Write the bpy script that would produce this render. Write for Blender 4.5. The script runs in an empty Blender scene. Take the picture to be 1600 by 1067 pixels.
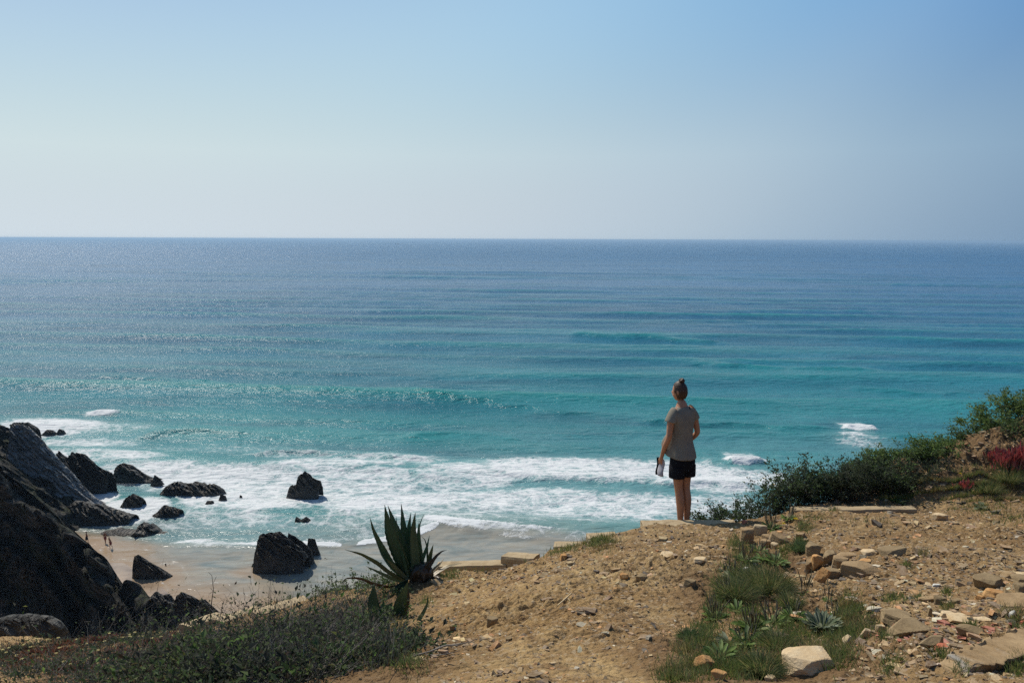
import bpy, bmesh, math, random
import numpy as np
from mathutils import Vector, Matrix, Euler
random.seed(7)
RNG = np.random.default_rng(11)
SC = bpy.context.scene
COL = SC.collection
R = math.radians

# ------------------------------------------------------------------ camera, sky, sun, exposure
H = 44.0                      # eye height above the sea
F = 1244.0                    # focal length in photo pixels (28 mm on 36 mm)
PITCH, ROLL = R(7.31), R(0.21)
cam_d = bpy.data.cameras.new('camera'); cam = bpy.data.objects.new('camera', cam_d); COL.objects.link(cam)
cam_d.lens = 28.0; cam_d.sensor_width = 36.0; cam_d.clip_start = 0.05; cam_d.clip_end = 120000
CROT = Matrix.Rotation(math.pi/2 - PITCH, 3, 'X') @ Matrix.Rotation(ROLL, 3, 'Z')
cam.rotation_euler = CROT.to_euler(); cam.location = (0, 0, H)
SC.camera = cam
SUN_AZ, SUN_EL = R(-40), R(50)       # azimuth from +Y (negative = left)
w = bpy.data.worlds.new('World'); SC.world = w; w.use_nodes = True
nt = w.node_tree; bg = nt.nodes['Background']
sky = nt.nodes.new('ShaderNodeTexSky'); sky.sky_type = 'NISHITA'; sky.sun_disc = False
sky.sun_elevation = SUN_EL; sky.sun_rotation = SUN_AZ
sky.altitude = 40; sky.air_density = 1.0; sky.dust_density = 1.0; sky.ozone_density = 2.2
# sea haze: towards the horizon the clear sky pales into blue-grey air; both are palest near the sun and bluer away from it
def wn(ty, **k):
    x = nt.nodes.new(ty)
    for a_, v_ in k.items(): setattr(x, a_, v_)
    return x
tc = wn('ShaderNodeTexCoord'); sx = wn('ShaderNodeSeparateXYZ'); nt.links.new(tc.outputs['Generated'], sx.inputs[0])
zc = wn('ShaderNodeMath', operation='MAXIMUM'); nt.links.new(sx.outputs[2], zc.inputs[0]); zc.inputs[1].default_value = .10
cb = wn('ShaderNodeCombineXYZ'); nt.links.new(sx.outputs[0], cb.inputs[0]); nt.links.new(sx.outputs[1], cb.inputs[1]); nt.links.new(zc.outputs[0], cb.inputs[2]); nt.links.new(cb.outputs[0], sky.inputs[0])
dp_ = wn('ShaderNodeVectorMath', operation='DOT_PRODUCT'); nt.links.new(tc.outputs['Generated'], dp_.inputs[0])
dp_.inputs[1].default_value = (math.sin(SUN_AZ)*math.cos(SUN_EL), math.cos(SUN_AZ)*math.cos(SUN_EL), math.sin(SUN_EL))
def tint(stops, src):
    r_ = wn('ShaderNodeValToRGB'); nt.links.new(dp_.outputs['Value'], r_.inputs[0]); r_.color_ramp.interpolation = 'CARDINAL'
    for q_ in range(len(stops)-2): r_.color_ramp.elements.new(.5)
    for e_, (p_, c_) in zip(r_.color_ramp.elements, stops): e_.position = p_; e_.color = (*[v_/2 for v_ in c_], 1)
    m_ = wn('ShaderNodeVectorMath', operation='MULTIPLY'); nt.links.new(r_.outputs[0], m_.inputs[0]); nt.links.new(src, m_.inputs[1])
    g_ = wn('ShaderNodeVectorMath', operation='SCALE'); nt.links.new(m_.outputs[0], g_.inputs[0]); g_.inputs['Scale'].default_value = 2.0
    return g_.outputs[0]
bw = wn('ShaderNodeRGBToBW'); nt.links.new(sky.outputs[0], bw.inputs[0]); cw_n = wn('ShaderNodeCombineXYZ')
for i_ in range(3): nt.links.new(bw.outputs[0], cw_n.inputs[i_])
SKY_A = [(.0, (.50, .78, 1.10)), (.36, (.52, .89, 1.16)), (.43, (.78, 1.10, 1.25)), (.53, (.95, 1.24, 1.27)), (.68, (1.17, 1.32, 1.20)), (.80, (.92, 1.03, .99)), (1.0, (.75, .82, .85))]
SKY_B = [(.0, (.42, .68, .98)), (.19, (.46, .71, 1.01)), (.36, (.74, .95, 1.15)), (.50, (.86, 1.0, 1.12)), (.66, (.78, .88, .95)), (.80, (.64, .73, .78)), (1.0, (.6, .65, .7))]
mr = wn('ShaderNodeMapRange', interpolation_type='SMOOTHSTEP'); nt.links.new(sx.outputs[2], mr.inputs[0])
mr.inputs[1].default_value = .0; mr.inputs[2].default_value = .34; mr.inputs[3].default_value = 1; mr.inputs[4].default_value = 0
mxs = wn('ShaderNodeMix', data_type='RGBA'); nt.links.new(mr.outputs[0], mxs.inputs[0]); nt.links.new(tint(SKY_A, sky.outputs[0]), mxs.inputs[6]); nt.links.new(tint(SKY_B, cw_n.outputs[0]), mxs.inputs[7])
nt.links.new(mxs.outputs[2], bg.inputs[0]); bg.inputs[1].default_value = 0.10
sl = bpy.data.lights.new('sun', 'SUN'); sl.energy = 4.4; sl.angle = R(0.53); sl.color = (1.0, 0.94, 0.85)
sun = bpy.data.objects.new('sun', sl); COL.objects.link(sun)
sdir = Vector((math.sin(SUN_AZ)*math.cos(SUN_EL), math.cos(SUN_AZ)*math.cos(SUN_EL), math.sin(SUN_EL)))
sun.rotation_euler = (-sdir).to_track_quat('-Z', 'Y').to_euler(); sun.location = (-20, 20, 80)
SC.view_settings.view_transform = 'Standard'; SC.view_settings.look = 'None'
SC.view_settings.exposure = 0.0; SC.view_settings.gamma = 1.0
SC.render.engine = 'CYCLES'
SC.cycles.use_denoising = False
SC.cycles.max_bounces = 5; SC.cycles.diffuse_bounces = 2; SC.cycles.glossy_bounces = 2
SC.cycles.transmission_bounces = 2; SC.cycles.volume_bounces = 0
SC.cycles.caustics_reflective = False; SC.cycles.caustics_refractive = False
SC.cycles.sample_clamp_indirect = 1.0; SC.cycles.sample_clamp_direct = 3.0

# ------------------------------------------------------------------ helpers
def ray(px, py):
    return CROT @ Vector(((px-800)/F, (533.5-py)/F, -1.0))
def P(px, py, Y):                      # the point seen there at distance Y along the view
    d = ray(px, py); return Vector((d.x/d.y*Y, Y, H + d.z/d.y*Y))
def G(px, py, z=0.0):                  # the point of level z seen there
    d = ray(px, py); t = (z-H)/d.z; return Vector((d.x*t, d.y*t, z))
def ppm(v):                            # photo pixels per metre at a point
    d = CROT.transposed() @ (Vector(v) - Vector((0, 0, H))); return F/(-d.z)

def _h(ix, iy, iz, s):
    h = (ix.astype(np.int64)*374761393 + iy.astype(np.int64)*668265263 + iz.astype(np.int64)*2147483647 + s*974634777) & 0xffffffff
    h = ((h ^ (h >> 13))*1274126177) & 0xffffffff
    h = ((h ^ (h >> 16))*2246822519) & 0xffffffff
    return ((h ^ (h >> 15)) & 0xffffff)/float(0xffffff)
def vnoise(p, s=0):                    # value noise in [-1,1]
    p = np.asarray(p, float); f = np.floor(p); i = f.astype(np.int64); t = p-f; t = t*t*t*(t*(t*6-15)+10)
    out = 0
    for dx in (0, 1):
        wx = t[..., 0] if dx else 1-t[..., 0]
        for dy in (0, 1):
            wy = t[..., 1] if dy else 1-t[..., 1]
            for dz in (0, 1):
                wz = t[..., 2] if dz else 1-t[..., 2]
                out = out + wx*wy*wz*_h(i[..., 0]+dx, i[..., 1]+dy, i[..., 2]+dz, s)
    return out*2-1
def fbm(p, o=4, s=0, g=0.5, ridged=False):
    p = np.asarray(p, float); a = 1.0; tot = 0; n = 0
    for k in range(o):
        v = vnoise(p*(2.03**k)+17.3*k, s+k)
        if ridged: v = 1-2*np.abs(v)
        tot = tot + a*v; n += a; a *= g
    return tot/n
def xyz(x, y, z=0.0):
    x = np.asarray(x, float); return np.stack([x, np.broadcast_to(y, x.shape), np.broadcast_to(z, x.shape)], -1)
def sstep(a, b, x):
    if a > b: return 1-sstep(b, a, x)
    t = np.clip((x-a)/(b-a), 0, 1); return t*t*(3-2*t)

def fastmesh(name, V, Fc, col=None, attrs=None, smooth=True):
    V = np.asarray(V, np.float32); Fc = np.asarray(Fc, np.int32)
    me = bpy.data.meshes.new(name)
    me.vertices.add(len(V)); me.vertices.foreach_set('co', V.ravel())
    k = Fc.shape[1]
    me.loops.add(Fc.size); me.loops.foreach_set('vertex_index', Fc.ravel())
    me.polygons.add(len(Fc)); me.polygons.foreach_set('loop_start', np.arange(len(Fc), dtype=np.int32)*k)
    me.polygons.foreach_set('use_smooth', np.full(len(Fc), smooth))
    if col is not None:
        c = np.ones((len(V), 4), np.float32); c[:, :3] = col
        a = me.color_attributes.new('Col', 'FLOAT_COLOR', 'POINT'); a.data.foreach_set('color', c.ravel())
    for k2, v in (attrs or {}).items():
        a = me.attributes.new(k2, 'FLOAT', 'POINT'); a.data.foreach_set('value', np.asarray(v, np.float32).ravel())
    me.update(); me.validate(); return me
def link(name, me, mat, parent=None):
    o = bpy.data.objects.new(name, me); COL.objects.link(o)
    if mat is not None: me.materials.append(mat)
    if parent is not None: o.parent = parent
    return o
def tag(o, label=None, cat=None, group=None, kind=None):
    if label: o['label'] = label
    if cat: o['category'] = cat
    if group: o['group'] = group
    if kind: o['kind'] = kind
    return o
def empty(name, loc, label, cat, group=None):
    o = bpy.data.objects.new(name, None); COL.objects.link(o); o.location = loc; o.empty_display_size = .1
    return tag(o, label, cat, group)
def gridfaces(nr, nc):
    a = np.arange(nr*nc).reshape(nr, nc)
    return np.stack([a[:-1, :-1], a[:-1, 1:], a[1:, 1:], a[1:, :-1]], -1).reshape(-1, 4)

class M:                                # small node-graph builder
    def __init__(s, name):
        s.m = bpy.data.materials.new(name); s.m.use_nodes = True; s.t = s.m.node_tree
        s.b = s.t.nodes['Principled BSDF']; s.out = s.t.nodes['Material Output']; s._co = {}
    def n(s, ty, **k):
        x = s.t.nodes.new(ty)
        for a, v in k.items(): setattr(x, a, v)
        return x
    def set(s, node, name, v):
        i = node.inputs[name]
        if isinstance(v, bpy.types.NodeSocket): s.t.links.new(v, i)
        else: i.default_value = v
    def co(s, kind='Object', scale=(1, 1, 1), rot=(0, 0, 0)):
        key = (kind, scale, rot)
        if key not in s._co:
            if kind == 'World': src = s.n('ShaderNodeNewGeometry').outputs['Position']
            else: src = s.n('ShaderNodeTexCoord').outputs[kind]
            mp = s.n('ShaderNodeMapping'); s.t.links.new(src, mp.inputs[0])
            mp.inputs['Scale'].default_value = scale; mp.inputs['Rotation'].default_value = rot
            s._co[key] = mp.outputs[0]
        return s._co[key]
    def noise(s, scale, detail=4, rough=.55, co=None, dist=0.0):
        x = s.n('ShaderNodeTexNoise'); s.t.links.new(co or s.co(), x.inputs['Vector'])
        s.set(x, 'Scale', scale); s.set(x, 'Detail', detail); s.set(x, 'Roughness', rough); s.set(x, 'Distortion', dist)
        return x.outputs[0]
    def voro(s, scale, feat='F1', co=None, out='Distance', rnd=1.0):
        x = s.n('ShaderNodeTexVoronoi', feature=feat); s.t.links.new(co or s.co(), x.inputs['Vector'])
        s.set(x, 'Scale', scale); s.set(x, 'Randomness', rnd); return x.outputs[out]
    def ramp(s, f, stops, interp='LINEAR'):
        x = s.n('ShaderNodeValToRGB'); x.color_ramp.interpolation = interp; s.t.links.new(f, x.inputs[0])
        e = x.color_ramp.elements
        while len(e) < len(stops): e.new(.5)
        for q, (p, c) in zip(e, stops):
            q.position = p; q.color = (c, c, c, 1) if isinstance(c, (int, float)) else (*c, 1)
        return x.outputs[0]
    def mix(s, f, a, b, mode='MIX'):
        x = s.n('ShaderNodeMix', data_type='RGBA', blend_type=mode)
        for i, v in ((0, f), (6, a), (7, b)):
            if isinstance(v, bpy.types.NodeSocket): s.t.links.new(v, x.inputs[i])
            elif i and isinstance(v, (tuple, list)): x.inputs[i].default_value = (*v[:3], 1)
            elif i: x.inputs[i].default_value = (v, v, v, 1)
            else: x.inputs[i].default_value = v
        return x.outputs[2]
    def math(s, op, a, b=0.0, c=0.0, clamp=False):
        x = s.n('ShaderNodeMath', operation=op); x.use_clamp = clamp
        for i, v in enumerate((a, b, c)):
            if isinstance(v, bpy.types.NodeSocket): s.t.links.new(v, x.inputs[i])
            else: x.inputs[i].default_value = v
        return x.outputs[0]
    def mrange(s, v, a, b, c=0.0, d=1.0, smooth=False):
        x = s.n('ShaderNodeMapRange'); x.interpolation_type = 'SMOOTHSTEP' if smooth else 'LINEAR'
        for i, q in enumerate((v, a, b, c, d)):
            if isinstance(q, bpy.types.NodeSocket): s.t.links.new(q, x.inputs[i])
            else: x.inputs[i].default_value = q
        return x.outputs[0]
    def attr(s, name, out='Fac'):
        return s.n('ShaderNodeAttribute', attribute_name=name).outputs[out]
    def bump(s, h, strength=.5, dist=.02, nrm=None):
        x = s.n('ShaderNodeBump'); s.set(x, 'Height', h); s.set(x, 'Strength', strength); s.set(x, 'Distance', dist)
        if nrm is not None: s.t.links.new(nrm, x.inputs['Normal'])
        return x.outputs[0]
    def done(s, color, rough=.8, normal=None, spec=.5, **k):
        s.set(s.b, 'Base Color', color if isinstance(color, bpy.types.NodeSocket) else (*color, 1))
        s.set(s.b, 'Roughness', rough); s.set(s.b, 'Specular IOR Level', spec)
        if normal is not None: s.t.links.new(normal, s.b.inputs['Normal'])
        for a, v in k.items(): s.set(s.b, a.replace('_', ' '), v)
        return s.m
    def translucent(s, color, f):       # leaves let some light through
        tr = s.n('ShaderNodeBsdfTranslucent'); s.set(tr, 'Color', color)
        mx = s.n('ShaderNodeMixShader'); mx.inputs[0].default_value = f
        s.t.links.new(s.b.outputs[0], mx.inputs[1]); s.t.links.new(tr.outputs[0], mx.inputs[2])
        s.t.links.new(mx.outputs[0], s.out.inputs['Surface'])

# ------------------------------------------------------------------ materials
MAT = {}
def mat_sea():
    m = M('sea_water')
    foam = m.attr('foam'); depth = m.attr('depth'); sandy = m.attr('sandy'); crest = m.attr('crest'); bore = m.attr('bore'); far = m.attr('far')
    sea = m.ramp(depth, [(0.0, (.12, .30, .30)), (.14, (.026, .205, .215)), (.30, (.004, .145, .195)), (.52, (.002, .088, .18)), (.8, (.0015, .092, .215)), (1.0, (.0015, .092, .215))])
    big = m.noise(.012, 4, .6, m.co('World', (.45, 1.3, 1)), .6)
    sea = m.mix(m.mrange(big, .4, .66), sea, m.mix(.5, sea, (.004, .04, .085)))
    strk = m.noise(.055, 5, .7, m.co('World', (.3, 1.5, 1), (0, 0, .06)), .4)
    sea = m.mix(m.mrange(strk, .46, .66), sea, m.mix(.42, sea, (.002, .035, .07)))
    sea = m.mix(m.math('MULTIPLY', crest, .6, clamp=True), sea, (.010, .19, .185))
    wash = m.noise(.35, 5, .6, m.co('World', (.5, 1, 1)), 1.0)
    sandc = m.ramp(wash, [(.32, (.15, .175, .16)), (.5, (.235, .235, .20)), (.68, (.30, .275, .215))])
    sandc = m.mix(m.attr('shore'), sandc, m.mix(wash, (.25, .18, .115), (.36, .26, .165)))
    sea = m.mix(sandy, sea, sandc)
    # foam lace: cell edges at three sizes, torn by noise
    cw = m.co('World', (.85, 1, 1))
    wn = m.n('ShaderNodeTexNoise'); m.t.links.new(cw, wn.inputs['Vector']); m.set(wn, 'Scale', .5); m.set(wn, 'Detail', 4)
    vm = m.n('ShaderNodeVectorMath', operation='MULTIPLY_ADD'); m.t.links.new(wn.outputs['Color'], vm.inputs[0]); vm.inputs[1].default_value = (3.2, 3.2, 0); m.t.links.new(cw, vm.inputs[2])
    e1 = m.voro(.40, 'DISTANCE_TO_EDGE', vm.outputs[0]); e2 = m.voro(1.0, 'DISTANCE_TO_EDGE', vm.outputs[0]); e3 = m.voro(2.2, 'DISTANCE_TO_EDGE', vm.outputs[0])
    lace = m.math('SUBTRACT', 1.0, m.math('MULTIPLY', e1, 2.0))
    lace = m.math('MAXIMUM', lace, m.math('SUBTRACT', .92, m.math('MULTIPLY', e2, 2.2)))
    lace = m.math('MAXIMUM', lace, m.math('SUBTRACT', .80, m.math('MULTIPLY', e3, 1.6)))
    pn = m.noise(.22, 6, .68, cw, .8)
    fn = m.noise(1.7, 6, .75, cw, .6)
    v = m.math('ADD', m.math('MULTIPLY', lace, .56), m.math('ADD', m.math('MULTIPLY', pn, .82), m.math('MULTIPLY', fn, .34)))
    th = m.math('MULTIPLY_ADD', foam, -1.0, 1.56)
    fm = m.mrange(m.math('SUBTRACT', v, th), -.07, .22, 0, 1)
    fm = m.math('MAXIMUM', fm, m.mrange(m.math('ADD', bore, m.math('ADD', m.math('MULTIPLY', m.math('SUBTRACT', fn, .5), 2.2), m.math('MULTIPLY', m.math('SUBTRACT', pn, .5), 1.6))), .58, 1.08))
    fm = m.math('MULTIPLY', fm, m.mrange(foam, 0.0, .12), clamp=True)
    base = m.mix(m.math('MULTIPLY', foam, .35), sea, m.mix(sandy, (.33, .50, .48), (.40, .38, .33)))
    base = m.mix(fm, base, (.60, .62, .615))
    # ripples: chop of several lengths, crests roughly along x
    c1 = m.co('World', (.45, 1.0, 1.0), (0, 0, .12))
    r1 = m.noise(.55, 3, .6, c1, .3); r2 = m.noise(2.1, 4, .6, m.co('World', (.55, 1.0, 1.0), (0, 0, -.2)), .3)
    r3 = m.noise(.12, 3, .6, c1, .2); r4 = m.noise(.028, 4, .6, m.co('World', (.4, 1.0, 1.0)), .3)
    calm = m.math('SUBTRACT', 1.0, m.math('MULTIPLY', sandy, .75))
    nn = m.bump(r4, m.math('MULTIPLY', far, 1.0), 9.0)
    nn = m.bump(r3, m.math('MULTIPLY_ADD', far, .6, .4), 3.4, nn)
    nn = m.bump(r1, m.math('MULTIPLY', calm, .95), .85, nn)
    nn = m.bump(r2, m.math('MULTIPLY', calm, .8), .18, nn)
    nn = m.bump(fm, .7, .12, nn)
    rough = m.mix(fm, m.math('MULTIPLY_ADD', far, .14, .16), .8)
    m.done(base, rough, nn, .30, IOR=1.31)
    return m.m
def mat_rock(name, dark, light, strata=(0, R(-42), 0), sc=1.0, wet=.5, green=0.0):
    m = M(name)
    cs = m.co('World', (.25, .12, 1.6), strata)
    s1 = m.noise(1.2*sc, 7, .65, cs, .3); s2 = m.noise(.35*sc, 5, .6, m.co('World'), .4); s3 = m.noise(4*sc, 5, .7, m.co('World'))
    c = m.mix(m.mrange(s1, .3, .72), dark, light)
    c = m.mix(m.mrange(s2, .42, .7), c, m.mix(.6, c, dark))
    if green:
        c = m.mix(m.math('MULTIPLY', m.mrange(m.noise(.28, 5, .7, m.co('World')), .5, .62), green), c, (.035, .045, .012))
    bed = m.n('ShaderNodeTexWave', wave_type='BANDS', bands_direction='Z'); m.t.links.new(m.co('World', (.55*sc, .25*sc, .55*sc), strata), bed.inputs['Vector']); m.set(bed, 'Scale', .8); m.set(bed, 'Distortion', 7.0); m.set(bed, 'Detail', 5.0); m.set(bed, 'Detail Roughness', .6)
    c = m.mix(m.mrange(bed.outputs[1], .0, .3), m.mix(.75, c, dark), c)
    b = m.bump(s1, 1.0, .5/sc); b = m.bump(bed.outputs[1], 1.0, .30/sc, b); b = m.bump(s3, .8, .12/sc, b)
    return m.done(c, m.mrange(s3, .3, .7, .42, .8), b, wet)
def mat_vcol(name, rough=.75, spec=.3, trans=0.0, var=.25, bump=0.0, bs=60, noise_s=9.0):
    m = M(name)
    c = m.attr('Col', 'Color')
    n_ = m.noise(noise_s, 4, .6)
    c2 = m.mix(m.mrange(n_, .3, .7), m.mix(var, c, (0, 0, 0)), m.mix(var*.4, c, (1, 1, .9)))
    b = m.bump(m.noise(bs, 4, .65), 1.0, bump) if bump else None
    m.done(c2, rough, b, spec)
    if trans: m.translucent(c2, trans)
    return m.m
def mat_ground():
    m = M('dry_clay')
    c0 = m.co('World')
    n1 = m.noise(.7, 6, .6, c0, .4); n2 = m.noise(5, 6, .7, c0, .3); n3 = m.noise(32, 5, .7, c0); v1 = m.voro(26, 'F1', c0); v2 = m.voro(70, 'F1', c0)
    c = m.ramp(n1, [(.3, (.26, .155, .062)), (.5, (.405, .27, .118)), (.68, (.55, .40, .195))])
    c = m.mix(m.mrange(n2, .36, .62), c, m.mix(.7, c, (.17, .10, .045))); c = m.mix(m.mrange(m.noise(1.9, 5, .7, c0, 1.0), .5, .66), c, m.mix(.5, c, (.16, .09, .04)))
    c = m.mix(m.mrange(n3, .58, .78), c, (.50, .37, .20)); c = m.mix(m.math('MULTIPLY', m.attr('brown'), .5), c, (.17, .105, .05))
    cell = m.voro(42, 'F1', c0, 'Color')
    sep = m.n('ShaderNodeSeparateColor'); m.t.links.new(cell, sep.inputs[0])
    c = m.mix(m.math('MULTIPLY', m.mrange(sep.outputs[0], .80, .86), .45), c, m.mix(sep.outputs[1], (.17, .11, .06), (.52, .43, .29)))
    mask = m.attr('soil')                # darker humus under the planted strips
    c = m.mix(m.math('MULTIPLY', mask, .75), c, m.mix(n2, (.06, .035, .018), (.22, .13, .06)))
    b = m.bump(n2, 1.0, .05); b = m.bump(n3, 1.0, .014, b); b = m.bump(v1, .8, -.012, b); b = m.bump(v2, .6, -.004, b)
    return m.done(c, .92, b, .15)
def mat_stone(name, c1, c2, c3=(.30, .27, .22), sc=1.0):
    m = M(name)
    lay = m.noise(3*sc, 6, .65, m.co('Object', (1, 1, 7)), .5); n2 = m.noise(9*sc, 6, .7, m.co('Object')); n3 = m.noise(60*sc, 4, .7, m.co('Object'))
    c = m.mix(m.mrange(n2, .35, .65), c1, c2)
    c = m.mix(m.mrange(lay, .55, .68), c, c3)
    c = m.mix(m.math('MULTIPLY', m.mrange(n3, .55, .75), .4), c, (.12, .08, .05))
    b = m.bump(lay, 1.0, .012); b = m.bump(n3, .9, .004, b)
    return m.done(c, .85, b, .2)
def mat_plain(name, c, rough=.8, var=.3, sc=12, spec=.3, bump=.004, sub=0):
    m = M(name); n_ = m.noise(sc, 5, .65, m.co('Object')); n2 = m.noise(sc*6, 3, .6, m.co('Object'))
    cc = m.mix(m.mrange(n_, .3, .7), tuple(x*(1-var) for x in c), tuple(min(1, x*(1+var*.6)) for x in c))
    m.done(cc, rough, m.bump(m.math('ADD', n_, m.math('MULTIPLY', n2, .3)), 1.0, bump), spec)
    return m.m
MAT['sea'] = mat_sea()
MAT['cliff'] = mat_rock('dark_slate', (.010, .010, .009), (.13, .12, .10), green=.6, wet=.04)
MAT['slab'] = mat_rock('pale_slate', (.12, .117, .11), (.58, .56, .51), wet=.08)
MAT['grey'] = mat_rock('grey_lichened_rock', (.05, .048, .042), (.20, .19, .165), sc=3.0, wet=.1)
MAT['searock'] = mat_rock('wet_slate', (.016, .015, .014), (.19, .17, .135), sc=2.0, wet=.25)
MAT['ground'] = mat_ground()
MAT['chips'] = mat_vcol('stone_chips', .95, .05, 0, .3, .004, 80, 25)
MAT['leaf'] = mat_vcol('shrub_leaf', .65, .12, .42, .2)
MAT['dull'] = mat_vcol('dry_plant', .7, .3, .15, .3)
MAT['twig'] = mat_vcol('twig_bark', .8, .2, 0, .3)
MAT['petal'] = mat_vcol('petal', .6, .3, .4, .15)
MAT['agave'] = None
def mat_sand():
    m = M('beach_sand'); wet = m.attr('wet')
    n1 = m.noise(.5, 5, .6, m.co('World')); n2 = m.noise(9, 4, .7, m.co('World'))
    c = m.mix(m.mrange(n1, .3, .7), (.44, .29, .17), (.54, .37, .23))
    c = m.mix(wet, c, m.mix(m.mrange(n1, .35, .65), (.22, .155, .10), (.34, .25, .165)))
    return m.done(c, m.mrange(wet, 0, 1, .9, .22), m.bump(m.math('ADD', n1, m.math('MULTIPLY', n2, .12)), .5, .12), .5)
MAT['sand'] = mat_sand()

# ------------------------------------------------------------------ interpolated height fields
class RBF:
    def __init__(s, pts, sm=.02):
        P_ = np.array([[p[0], p[1]] for p in pts]); z = np.array([p[2] for p in pts]); n = len(P_)
        D = np.linalg.norm(P_[:, None]-P_[None], axis=-1)
        A = np.zeros((n+3, n+3)); A[:n, :n] = -D - np.eye(n)*0; A[:n, :n] += np.eye(n)*sm
        Q = np.c_[np.ones(n), P_]; A[:n, n:] = Q; A[n:, :n] = Q.T
        s.w = np.linalg.solve(A, np.r_[z, 0, 0, 0]); s.P = P_; s.n = n
    def __call__(s, x, y):
        x = np.asarray(x, float); y = np.asarray(y, float)
        o = s.w[s.n] + s.w[s.n+1]*x + s.w[s.n+2]*y
        for i in range(s.n): o = o - s.w[i]*np.hypot(x-s.P[i, 0], y-s.P[i, 1])
        return o
# ground of the headland: photo pixel + distance, or plain world points
gp = [(1005, 824, 9.0), (1070, 822, 9.0), (1140, 823, 9.0), (1040, 827, 9.42), (1100, 827, 9.42), (960, 838, 9.05), (915, 851, 9.1), (870, 862, 9.15), (830, 882, 8.95), (800, 893, 9.0), (760, 899, 9.0), (700, 899, 9.0),
      (800, 1067, 3.4), (850, 980, 4.6), (900, 900, 6.3), (950, 860, 7.8), (1050, 855, 7.7), (1100, 850, 7.9), (750, 930, 7.4), (830, 890, 8.0), (700, 960, 6.0), (660, 1020, 4.6), (655, 910, 8.2),
      (1000, 960, 5.1), (1020, 900, 6.3), (1000, 1050, 3.75), (900, 1040, 3.85), (760, 1000, 4.9), (700, 1060, 3.9),
      (400, 1067, 4.3), (600, 1010, 5.2), (560, 945, 8.4), (620, 945, 7.4), (500, 985, 7.6), (450, 990, 8.3), (400, 968, 9.6), (440, 955, 9.8), (340, 985, 10.3), (300, 998, 10.8), (480, 936, 10.2), (520, 928, 9.9), (560, 925, 9.6), (600, 915, 9.2),
      (430, 944, 10.5), (350, 972, 11.0), (280, 985, 11.8), (200, 995, 12.3), (100, 1003, 13.0), (40, 990, 15.0), (0, 992, 15.2), (0, 1010, 12.9), (100, 1025, 10.5), (0, 1055, 8.5), (200, 1050, 7.5), (300, 1030, 7.5), (200, 1067, 6.2), (-200, 1060, 9.5), (-150, 1000, 15), (100, 984, 14.6),
      (1240, 799, 9.45), (1330, 799, 9.5), (1420, 800, 9.6), (1190, 812, 9.2), (1300, 830, 8.2), (1400, 830, 8.1), (1500, 830, 8.0), (1590, 800, 9.2), (1500, 795, 9.5),
      (1300, 862, 7.2), (1262, 858, 7.35), (1215, 838, 8.0), (1180, 850, 7.9), (1380, 860, 7.1), (1450, 880, 6.4), (1600, 880, 6.2), (1600, 840, 7.5), (1330, 915, 6.1), (1350, 945, 5.5), (1310, 900, 6.35), (1380, 985, 4.7), (1400, 960, 5.0), (1550, 960, 4.7), (1600, 1010, 4.0), (1440, 1040, 3.75), (1390, 1020, 4.1), (1500, 1067, 3.4), (1600, 1067, 3.3),
      (1200, 885, 6.9), (1235, 905, 6.75), (1140, 890, 6.7), (1180, 930, 5.8), (1120, 960, 5.2), (1220, 960, 5.25), (1270, 950, 5.4), (1280, 990, 4.75), (1060, 1010, 4.3), (1180, 1020, 4.2), (1100, 1055, 3.7), (1250, 1058, 3.72), (1340, 1060, 3.6), (1350, 1030, 3.95),
      (1440, 790, 9.75), (1380, 780, 9.95), (1300, 785, 10.0), (1240, 790, 9.9), (1440, 740, 10.3), (1400, 725, 10.6), (1500, 705, 10.55), (1540, 676, 10.8), (1480, 704, 10.75), (1500, 750, 10.1), (1600, 650, 11.1), (1600, 700, 10.5), (1590, 770, 9.9), (1560, 735, 10.2), (1340, 765, 10.4), (1290, 790, 10.6), (1750, 600, 12.3), (1800, 800, 9.0), (1900, 900, 6.5)]
gw = [tuple(P(*q)) for q in gp]
gw += [(0, 0, H-1.62), (-2.5, 0, H-1.95), (2.5, 0, H-1.5), (0, 1.6, H-1.75), (2, 2, H-1.75), (-2, 2, H-2.1), (-7, 1, H-3.1), (7, 1, H-1.4), (0, -6, H-1.2), (-9, -5, H-3), (9, -5, H-.9), (14, 6, H-1.6), (15, 12, H-2.0), (-15, 8, H-6.3), (-20, 3, H-6.5), (20, 0, H-1)]
# beyond the brow the slope falls towards the beach
for px, py, Y, dy, dz in [(1000, 830, 9.3, .9, 1.0), (1070, 830, 9.3, .9, 1.0), (1150, 830, 9.3, 1.0, .9), (900, 860, 9.5, 1.0, 1.1), (780, 890, 9.6, 1.0, 1.2), (700, 895, 9.6, 1.0, 1.2), (620, 910, 9.7, 1.3, 1.4), (520, 930, 10.3, 1.6, 1.9), (430, 945, 11.0, 1.6, 1.9), (330, 975, 11.8, 1.8, 2.2), (230, 990, 12.7, 2.0, 2.5), (110, 990, 15.2, 2.0, 2.6), (0, 990, 16.0, 2.0, 2.7), (-150, 1000, 16, 2, 2.7), (1250, 800, 10.4, 1.0, 1.0), (1330, 775, 10.8, 1.2, 1.2), (1400, 730, 11.0, 1.2, 1.3), (1480, 708, 11.15, 1.2, 1.4), (1540, 680, 11.25, 1.4, 1.7), (1600, 655, 11.6, 1.5, 1.8), (1750, 620, 13.2, 1.5, 1.9)]:
    a = P(px, py, Y); gw.append((a.x*(1+dy/Y), a.y+dy, a.z-dz))
for ang in range(-75, 76, 12):
    s_, c_ = math.sin(R(ang)), math.cos(R(ang))
    for r_, z_ in ((22, H-15 if abs(ang) < 50 else H-10), (32, H-24), (45, H-34), (62, 1.0), (80, -2)): gw.append((s_*r_, c_*r_, z_))
ground_base = RBF(gw, .02)
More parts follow.
